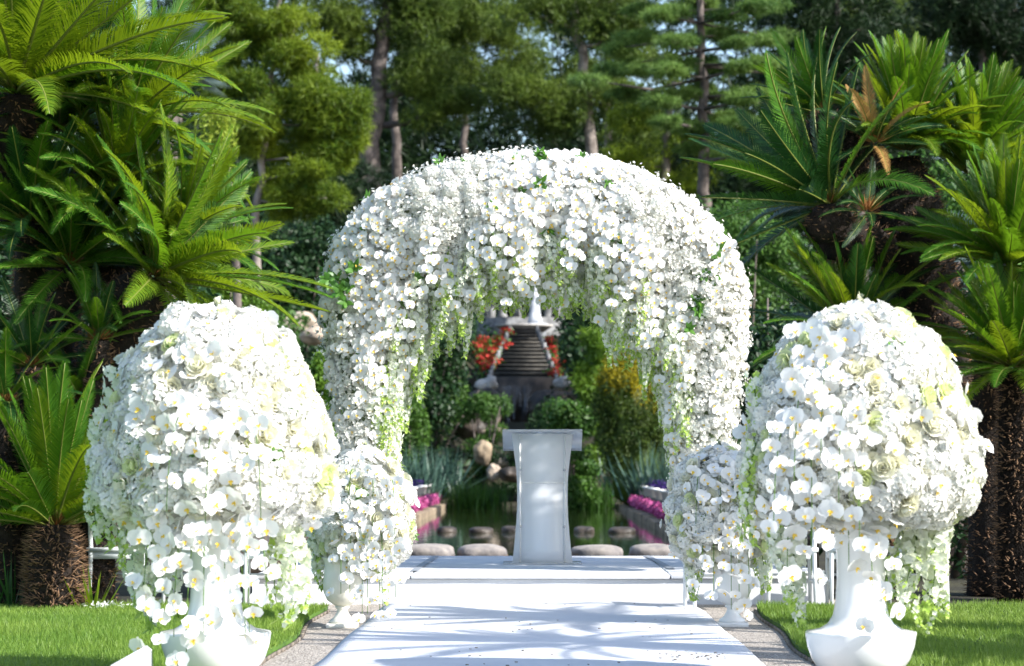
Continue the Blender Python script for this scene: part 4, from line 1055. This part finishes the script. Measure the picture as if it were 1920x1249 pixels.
def blades(name, label, x, y, z, n_, L, wid, spread, mat, cat, lo=25, hi=88, sxy=(.2, .2)):
    r = np.random.default_rng(int(abs(x) * 100 + y)); th = thing(name, (x, y, z), label, cat)
    a = r.uniform(0, 6.28, n_); e_ = np.radians(r.uniform(lo, hi, n_))
    d = np.stack([np.cos(a) * np.cos(e_), np.sin(a) * np.cos(e_), np.sin(e_)], 1)
    xd = unit(np.cross(d, [0, 0, 1.]) + r.normal(0, .2, (n_, 3)))
    Ms = np.stack([xd * wid, d * L * r.uniform(.6, 1.1, (n_, 1)), np.cross(xd, d)], 2)
    P = np.stack([r.normal(0, sxy[0], n_), r.normal(0, sxy[1], n_), np.zeros(n_) - .05], 1)
    o_ = link('blades', scatter(BL, Ms, P).mesh('blades', mat), th); return th
for px, Y, lab in ((780, 59.5, 'bluish spiky clump beside the white pots, farthest out'), (830, 62.2, 'bluish spiky clump between the white pots and the rocks'), (1172, 61.5, 'bluish spiky clump behind the row of pots under the golden conifer'), (1228, 56.5, 'bluish spiky clump at the outer end under the golden conifer')):
    x = (px - CX) / FPX * Y; blades('spiky_clump', lab, x, Y, float(terrain(np.array(x), np.array(Y))) + .3, 190, 1.35, .05, .3, M_blue, 'plant', 25, 88, (.25, .2))
for px, Y, lab in ((893, 60.5, 'bright green reed bed standing in the pond below the rocks'), (1098, 60.5, 'green reed bed standing in the pond beside the lectern')):
    blades('reed_bed', lab, (px - CX) / FPX * Y, Y, -.1, 700, .85, .03, .3, M_reed, 'reeds', 55, 90, (.36, .4))
# short grass tuft and strap leaves next to the low cycad
blades('strap_leaf_plant', 'green strap leaved plant beside the low cycad trunk', *gp(172, 17.5)[:2], .0, 16, .5, .028, .1, M_cycad_y, 'plant', 45, 85, (.03, .03))
blades('strap_leaf_plant', 'dull strap leaved plant at the outer foot of the low cycad', *gp(20, 17.6)[:2], .0, 20, .5, .025, .1, M_cycad_d, 'plant', 45, 85, (.06, .03))
# small seedling at the dark trunk
blades('seedling', 'tiny green seedling at the foot of the dark cycad trunk', *gp(1846, 17.9)[:2], .0, 14, .12, .02, .1, M_cycad_y, 'plant', 20, 80, (.01, .01))

# ------------------------------------------------------------------ water staircase, cascade, rocks, rotunda
zs0 = W(0, 708, 75)[2]; zs1 = W(0, 616, 86)[2]; nst = 14
ws = thing('water_staircase', (-.5, 75, 0), 'dark stone water staircase climbing the hill beyond the pond', 'staircase')
cxs = lambda f: (980 - CX + (2) * f) / FPX * (75 + 11 * f)
for i in range(nst):
    f = i / (nst - 1); y = 75 + 11 * f; z = zs0 + (zs1 - zs0) * f
    hwid = (58 * (1 - f) + 21 * f) / FPX * y
    x = cxs(f) + .5
    s_ = link('step', box(x - hwid, x + hwid, y - 75, y - 75 + 1.2, z - .9, z - .03).mesh('step', M_step), ws)
    link('nosing', box(x - hwid + .02, x + hwid - .02, y - 75 - .05, y - 75 + .6, z - .028, z + .02).mesh('nosing', M_tread), s_)
for s in (-1, 1):
    V = []; 
    for i in range(nst):
        f = i / (nst - 1); y = 75 + 11 * f; z = zs0 + (zs1 - zs0) * f; hwid = (58 * (1 - f) + 21 * f) / FPX * y; x = cxs(f) + .5 + s * (hwid + .09)
        link('kerb_block', box(x - .05, x + .05, y - 75 - .05, y - 75 + .79, z - .7, z + .10).mesh('kerb_block', M_kerb), ws)
bw = W(975, 722, 74)
link('basin_wall', box(-1.15, 1.05, -1.2, .2, zs0 - 1.4, zs0 - .04).mesh('basin_wall', M_darkrock), ws, (0, 0, 0))
link('cascade', grid(lambda u, v: (-.75 + .95 * u + .03 * math.sin(40 * u), -1.3 - .5 * v - .06 * math.sin(23 * u + 3 * v), zs0 - .30 - 2.1 * v), 60, 8).mesh('cascade', M_fall, True), ws)
link('upper_basin', lathe([(0, 0), (.7, 0), (1.0, .18), (1.05, .2), (1.05, .26), (.9, .26), (0, .22)], 32).mesh('upper_basin', M_wallstone, True), ws, (cxs(1) + .5, 12.6, zs1 - .05))
for i, (px, py, Y, rx, rz, mt, lab) in enumerate(((905, 850, 63.5, .24, .28, M_bankstone, 'tan boulder beside the reeds'), (925, 885, 63, .18, .22, M_rock, 'pale boulder between reeds and lectern'), (942, 868, 63.8, .24, .12, M_rock, 'flat pale rock above the reeds'), (958, 890, 62.8, .3, .2, M_darkrock, 'dark wet rock behind the lectern'),
                                                  (912, 722, 73, .34, .25, M_wallstone, 'pale rock left of the basin wall'), (1062, 718, 73, .34, .2, M_wallstone, 'pale rock right of the basin wall'), (1092, 738, 72.5, .36, .2, M_rock, 'light brown rock under the dark shrub'), (560, 610, 56, .55, .3, M_rock, 'tan rock outcrop above the clipped shrub'), (595, 632, 55, .4, .22, M_rock, 'brown rock next to the outcrop'),
                                                  (885, 805, 67, .6, .35, M_darkrock, 'broad dark rock below the cascade'), (1010, 830, 66, .7, .3, M_darkrock, 'wide wet rock at the cascade foot'), (905, 790, 69.6, .5, .4, M_darkrock, 'wet rock face under the falling water'), (925, 812, 66, .35, .14, M_rock, 'brown stone slab in the cascade'), (1035, 765, 72.6, .6, .5, M_darkrock, 'dark cliff block behind the falling water'), (905, 755, 72.4, .5, .4, M_darkrock, 'dark cliff block under the basin wall'))):
    tag(link('boulder', rock(rx, rx * .8, rz, 300 + i, .38, 4).mesh('boulder', mt, True), None, W(px, py, Y)), lab, 'rock', 'rocks around the cascade')
r = np.random.default_rng(401)
for lab, pts, in (('red flowers up the left side of the water staircase', ((905, 640), (920, 660), (935, 640), (925, 680), (905, 675), (945, 650), (950, 625), (915, 690), (895, 650))), ('red flowers up the right side of the water staircase', ((1038, 660), (1045, 680), (1030, 640), (1042, 700)))):
    parts = []; leaves = []
    for px, py in pts:
        f = (708 - py) / 92; Y = 75 + 11 * f
        parts.append(leafcloud(W(px, py, Y), (.28, .4, .22), 130, .10, r, .4, .5, .9)); leaves.append(leafcloud(W(px, py + 6, Y), (.4, .4, .3), 120, .16, r, .2, .5, .6))
    q = join(parts); lv = join(leaves); lv.M[:] = 1; q.add(lv)
    o = stuff(link('red_flower_bed', q.mesh('red_flower_bed', [M_red, M_bush]))); o['label'] = lab; o['category'] = 'flowers'
# round temple on the hilltop
tz = float(terrain(np.array(0.), np.array(94.))); tc = W(985, 600, 94)
tmp = thing('rotunda', (tc[0], 94, tz - .2), 'small pale columned rotunda on the hilltop behind the arch', 'temple')
hz = tc[2] - tz + .2
link('base', lathe([(0, 0), (2.1, 0), (2.1, hz - .3), (1.9, hz - .3), (1.9, hz), (0, hz)], 32).mesh('base', M_kerb), tmp)
for i in range(8):
    a = i / 8 * 6.283 + .2; link('column', lathe([(0, 0), (.2, 0), (.2, .1), (.15, .15), (.13, 2.7), (.19, 2.8), (.19, 2.9), (0, 2.9)], 14).mesh('column', M_kerb, True), tmp, (1.6 * math.cos(a), 1.6 * math.sin(a), hz))
link('entablature', lathe([(1.3, 0), (1.9, 0), (1.95, .4), (1.3, .4), (1.3, 0)], 32).mesh('entablature', M_kerb), tmp, (0, 0, hz + 2.9))
link('dome', lathe([(1.7, 0), (1.6, .5), (1.2, 1.0), (.6, 1.3), (0, 1.4)], 32).mesh('dome', M_kerb, True), tmp, (0, 0, hz + 3.3))

# statue on a pedestal above the staircase
stc = W(1003, 606, 89); stz = float(terrain(np.array(stc[0]), np.array(89.)))
sta = thing('statue', (stc[0], 89, stz - .1), 'pale draped stone figure on a pedestal at the top of the water staircase', 'statue')
ph = stc[2] - stz + .1
M_marble = surf('marble', (.42, .45, .50), (.60, .62, .66), 4, .6)
link('pedestal', lathe([(0, 0), (.42, 0), (.42, ph - .25), (.48, ph - .2), (.48, ph - .02), (0, ph - .02)], 4).mesh('pedestal', M_marble), sta)
fg = lathe([(0, 0), (.27, 0), (.24, .2), (.19, .45), (.16, .62), (.19, .76), (.14, .84), (.17, .98), (.20, 1.08), (.07, 1.15), (.055, 1.20), (.09, 1.26), (.10, 1.32), (.07, 1.40), (0, 1.43)], 20)
fg.V[:, :2] *= (1 + .06 * np.sin(5 * np.arctan2(fg.V[:, 1], fg.V[:, 0])) * (fg.V[:, 2] < .8))[:, None]
fg.add(tube([(.18, 0, 1.06), (.26, -.06, .85), (.16, -.2, .72)], [.055, .045, .03], 8)); fg.add(tube([(-.18, 0, 1.06), (-.25, -.05, .85), (-.20, -.1, .62)], [.055, .045, .03], 8))
link('figure', fg.mesh('figure', M_marble, True), sta, (0, 0, ph - .02))

# ------------------------------------------------------------------ trees
NEED = T()
_r = np.random.default_rng(3)
for i in range(9):
    d = unit(_r.normal(size=3) + np.array([0, 0, .7])); e_ = unit(np.cross(d, _r.normal(size=3)))
    NEED.add(T([-e_ * .055, e_ * .055, d], [(0, 1, 2)]))
def tuft_cloud(c, rad, n_, size, r, shell=.3, flat=1.0):
    n_ = int(n_ * 1.7); size = size * .74
    d = unit(r.normal(size=(n_, 3))); P = d * (shell + (1 - shell) * r.random((n_, 1)) ** .5) * np.asarray(rad) + np.asarray(c)
    N = unit(d * (1, 1, .6) + r.normal(0, .35, (n_, 3)) + (0, 0, .35))
    Ms = frames(N, r.uniform(0, 6.28, n_), size * r.uniform(.7, 1.3, n_)); 
    if flat != 1: Ms[:, 2, :] *= flat
    return scatter(NEED, Ms, P)
def tree(name, label, trunk_px, Y, wpx, blobs, needle, bark, per=70, size=.30, seed=0, depth=2.2, clump=.8, flat=1.0, group='trees on the hill'):
    """trunk_px: picture points of the trunk from the ground up; blobs: (px, py, rx, ry, clumps[, dY])"""
    r = np.random.default_rng(seed + 500); x0 = (trunk_px[0][0] - CX) / FPX * Y; zb = float(terrain(np.array(x0), np.array(Y)))
    base = np.array([x0, Y, zb - .2]); th = thing(name, base, label, 'tree', group)
    pts = [base] + [W(a, b, Y) for a, b in trunk_px[1:]]
    P = np.array(pts); u = np.linspace(0, 1, len(P)); uf = np.linspace(0, 1, 4 * len(P)); P = np.stack([np.interp(uf, u, P[:, i]) for i in range(3)], 1)
    P[1:] += r.normal(0, .05, P[1:].shape)
    rad = wpx / FPX * Y / 2 * np.linspace(1.15, .30, len(P)) ** .8
    tr_ = tube(P - base, rad, 12); parts = []
    for bl in blobs:
        px, py, rx, ry, nc = bl[:5]; dY = bl[5] if len(bl) > 5 else 0
        c = W(px, py, Y + dY); k_ = rx / FPX * Y; kz = ry / FPX * Y
        # limb from the trunk to this mass of foliage
        hgt = c[2] - kz * .6; cand = P[np.argmin(np.abs(P[:, 2] - hgt))]; 
        mid = (cand + c) / 2 + (0, 0, -.25 * kz); lr = min(.4 * np.interp(cand[2], P[:, 2], rad), .16)
        lp = np.array([cand, mid, c]) - base; tr_.add(tube(lp, [lr, lr * .7, lr * .3], 6))
        for q_ in range(nc):
            d = unit(r.normal(size=3)) * r.random() ** .4 * (k_, min(depth, k_ * 1.2), kz); s_ = clump * r.uniform(.6, 1.25)
            cc = c + d; parts.append(tuft_cloud(cc - base, (s_, s_, s_ * .62 * flat), per, size, r))
            if q_ % 3 == 0: tr_.add(tube(np.array([c, (c + cc) / 2 + (0, 0, -.1), cc]) - base, [lr * .35, lr * .25, .02], 5))
    link('trunk', tr_.mesh('trunk', bark, True), th)
    link('crown', join(parts).mesh('crown', needle), th)
    return th
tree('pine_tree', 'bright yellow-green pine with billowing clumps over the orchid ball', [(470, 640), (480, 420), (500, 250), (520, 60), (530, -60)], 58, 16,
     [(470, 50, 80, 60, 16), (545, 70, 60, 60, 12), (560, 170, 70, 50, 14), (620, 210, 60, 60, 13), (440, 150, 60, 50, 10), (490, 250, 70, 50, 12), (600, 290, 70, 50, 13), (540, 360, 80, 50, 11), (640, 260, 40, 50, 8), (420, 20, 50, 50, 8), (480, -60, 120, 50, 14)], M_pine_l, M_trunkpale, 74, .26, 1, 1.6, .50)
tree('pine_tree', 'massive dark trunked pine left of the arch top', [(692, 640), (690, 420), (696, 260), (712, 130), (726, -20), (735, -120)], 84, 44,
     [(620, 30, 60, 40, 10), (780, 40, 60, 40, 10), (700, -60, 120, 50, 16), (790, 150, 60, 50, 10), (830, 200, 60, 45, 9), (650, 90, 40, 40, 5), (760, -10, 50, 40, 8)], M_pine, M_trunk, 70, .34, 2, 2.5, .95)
tree('pine_tree', 'slender dark pine between the massive trunk and the arch crown', [(748, 640), (746, 420), (744, 300), (740, 180), (752, 60)], 92, 24,
     [(800, 120, 60, 50, 10), (840, 60, 50, 50, 8), (880, 20, 60, 50, 8)], M_pine, M_trunk, 70, .36, 3, 2.5, 1.0)
tree('pine_tree', 'thin straight pine rising behind the arch crown', [(868, 640), (870, 420), (872, 250), (878, 120), (880, -60)], 96, 17,
     [(900, 150, 60, 50, 10), (850, 120, 50, 40, 7), (960, 100, 50, 50, 8), (940, 40, 70, 50, 10)], M_pine, M_trunk, 70, .36, 4, 2.5, 1.0)
tree('pine_tree', 'pale leaning pine above the arch crown', [(1108, 640), (1112, 420), (1108, 250), (1095, 110), (1072, 20), (1060, -80)], 82, 26,
     [(1000, 20, 60, 40, 8), (1150, 60, 50, 40, 9), (1040, 200, 60, 50, 8), (1150, 180, 60, 40, 8), (960, 180, 60, 40, 8), (1130, 0, 70, 50, 10)], M_pine, M_trunkpale, 70, .34, 5, 2.5, .95)
tree('pine_tree', 'pale straight pine close behind the leaning one', [(1140, 640), (1140, 420), (1138, 250), (1140, 100), (1146, -60)], 90, 19,
     [(1180, 250, 50, 40, 6), (1200, 120, 50, 40, 6), (1160, 320, 60, 40, 6), (1110, 140, 40, 40, 5)], M_pine, M_trunkpale, 70, .36, 6, 2.5, 1.0)
tree('bare_pine', 'forked bare branched pine between arch and cedar', [(1256, 640), (1250, 420), (1248, 300), (1252, 220), (1262, 150)], 70, 22,
     [(1210, 220, 35, 20, 4), (1290, 260, 30, 20, 4), (1200, 300, 40, 25, 5), (1285, 350, 40, 30, 6)], M_pine_l, M_trunkpale, 60, .28, 7, 1.6, .7)
# the cedar: level tiers that droop at their ends
ced = []
for (py, l_, r_) in ((-45, 1180, 1440), (15, 1200, 1470), (70, 1150, 1490), (122, 1110, 1500), (178, 1180, 1490), (232, 1250, 1470), (285, 1290, 1400)):
    for q_ in np.arange(l_, r_, 34):
        ced.append((q_ + 8 * math.sin(q_), py + 10 * math.sin(q_ * .05 + py) + .0010 * (q_ - 1318) ** 2 * .4, 22, 4, 3, float(np.sin(q_ * 3.1) * 1.6)))
tree('cedar_tree', 'light green cedar with level drooping tiers', [(1318, 640), (1320, 420), (1318, 300), (1316, 150), (1314, 40), (1312, -90)], 66, 25, ced, M_cedar, M_trunk, 42, .25, 8, 1.4, .50, .40)
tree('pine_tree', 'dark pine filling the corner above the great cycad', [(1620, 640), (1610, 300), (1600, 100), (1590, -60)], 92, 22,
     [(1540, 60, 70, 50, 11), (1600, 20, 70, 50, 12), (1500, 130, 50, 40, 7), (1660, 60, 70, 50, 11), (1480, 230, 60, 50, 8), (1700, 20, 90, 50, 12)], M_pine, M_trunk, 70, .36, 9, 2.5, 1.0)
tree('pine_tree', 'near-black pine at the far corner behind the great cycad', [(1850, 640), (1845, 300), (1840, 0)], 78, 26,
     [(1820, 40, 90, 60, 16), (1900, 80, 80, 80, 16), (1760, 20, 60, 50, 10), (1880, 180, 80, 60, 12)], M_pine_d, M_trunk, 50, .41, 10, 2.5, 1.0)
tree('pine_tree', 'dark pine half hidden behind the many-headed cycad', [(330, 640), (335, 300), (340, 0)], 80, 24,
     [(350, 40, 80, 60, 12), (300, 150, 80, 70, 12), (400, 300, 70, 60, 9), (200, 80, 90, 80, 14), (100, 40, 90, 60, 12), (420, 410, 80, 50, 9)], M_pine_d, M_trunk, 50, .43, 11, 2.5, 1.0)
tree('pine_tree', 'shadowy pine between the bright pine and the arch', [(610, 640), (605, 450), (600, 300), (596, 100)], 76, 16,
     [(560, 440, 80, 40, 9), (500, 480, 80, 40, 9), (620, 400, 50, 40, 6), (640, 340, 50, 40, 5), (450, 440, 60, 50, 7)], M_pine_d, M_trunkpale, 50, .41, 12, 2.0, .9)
tree('shade_evergreen', 'dense dark evergreen added out of view behind the great cycad to shade the water staircase', [(1560, 640), (1565, 300), (1570, 0)], 69, 26,  # unseen tree, added to throw shade over the water staircase
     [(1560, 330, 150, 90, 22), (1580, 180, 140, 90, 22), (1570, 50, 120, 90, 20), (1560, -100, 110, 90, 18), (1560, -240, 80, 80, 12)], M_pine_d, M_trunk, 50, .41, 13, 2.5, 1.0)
# fan palms
def fan_palm(px, py, Y, L, lab, seed):
    r = np.random.default_rng(seed); c = W(px, py, Y); b = np.array([c[0], Y, float(terrain(np.array(c[0]), np.array(Y)))])
    th = thing('fan_palm', b, lab, 'palm')
    link('trunk', tube(curve(b - b, c - b), .13, 8).mesh('trunk', M_trunk), th)
    for i in range(16):
        a, e_ = r.uniform(0, 6.28), r.uniform(-.5, 1.2); d = np.array([math.cos(a) * math.cos(e_), math.sin(a) * math.cos(e_), math.sin(e_)])
        sd = unit(np.cross(d, [0, 0, 1.])); q = T(); q.add(tube(np.array([0 * d, d * L * .5]), .012, 4, 0))
        n_ = 22; an_ = np.linspace(-1.3, 1.3, n_)
        dd = d[None] * np.cos(an_)[:, None] + sd[None] * np.sin(an_)[:, None]; dd[:, 2] -= .15
        up_ = np.cross(sd, d); Ms = np.stack([np.cross(dd, up_) * .05, dd * L * .62, np.tile(up_, (n_, 1))], 2)
        q.add(scatter(BL, Ms, np.tile(d * L * .5, (n_, 1)))); link('fan_leaf', q.mesh('fan_leaf', M_palm), th, c - b)
fan_palm(315, 115, 30, .75, 'grey-blue fan palm behind the many-headed cycad', 61)
fan_palm(1790, 490, 24, .55, 'grey-blue fan palm peeping past the great cycad trunk', 62)
# weeping yellow-green shrub
r = np.random.default_rng(62); c = W(412, 230, 40); b = np.array([c[0], 40, 0.]); th = thing('weeping_tree', b, 'weeping yellow-green tree hanging beside the bright pine', 'tree')
link('trunk', tube(curve(b - b, c - b + (0, 0, .2), bend=(.3, 0, 0)), np.linspace(.12, .04, 7), 8).mesh('trunk', M_trunk), th)
q = []
for i in range(26):
    x0 = r.normal(0, .16); ln = r.uniform(.7, 1.7); z = np.linspace(0, -ln, 60); k_ = len(z)
    q.append(scatter(LEAFQ, frames(r.normal(size=(k_, 3)), r.uniform(0, 6, k_), .13) * np.array([.3, 1, 1]), np.stack([x0 + .05 * np.sin(z * 3 + i) + r.normal(0, .03, k_), r.normal(0, .2) + r.normal(0, .03, k_), z + .2], 1)))
link('crown', join(q).mesh('crown', M_weep), th, c - b)
# the mass of woodland behind everything
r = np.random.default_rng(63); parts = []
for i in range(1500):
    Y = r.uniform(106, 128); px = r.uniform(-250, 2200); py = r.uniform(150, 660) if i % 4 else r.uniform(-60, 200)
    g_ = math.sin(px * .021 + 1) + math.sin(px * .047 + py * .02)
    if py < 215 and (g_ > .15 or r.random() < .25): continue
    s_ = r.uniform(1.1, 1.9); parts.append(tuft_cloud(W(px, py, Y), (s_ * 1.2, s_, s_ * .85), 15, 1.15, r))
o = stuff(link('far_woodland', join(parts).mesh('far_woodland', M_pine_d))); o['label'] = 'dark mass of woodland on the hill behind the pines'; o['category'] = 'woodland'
r = np.random.default_rng(64); parts = []
for i in range(560):
    Y = r.uniform(64, 104); x = r.choice([-1, 1]) * r.uniform(1.6, 26) - .5; z = float(terrain(np.array(x), np.array(Y)))
    parts.append(leafcloud((x, Y, z + .3), (r.uniform(.6, 1.5), 1.0, r.uniform(.4, 1.1)), 130, .21, r, .4, .4, .5))
o = stuff(link('hill_undergrowth', join(parts).mesh('hill_undergrowth', M_bush_d))); o['label'] = 'dark leafy undergrowth covering the hill below the trees'; o['category'] = 'undergrowth'
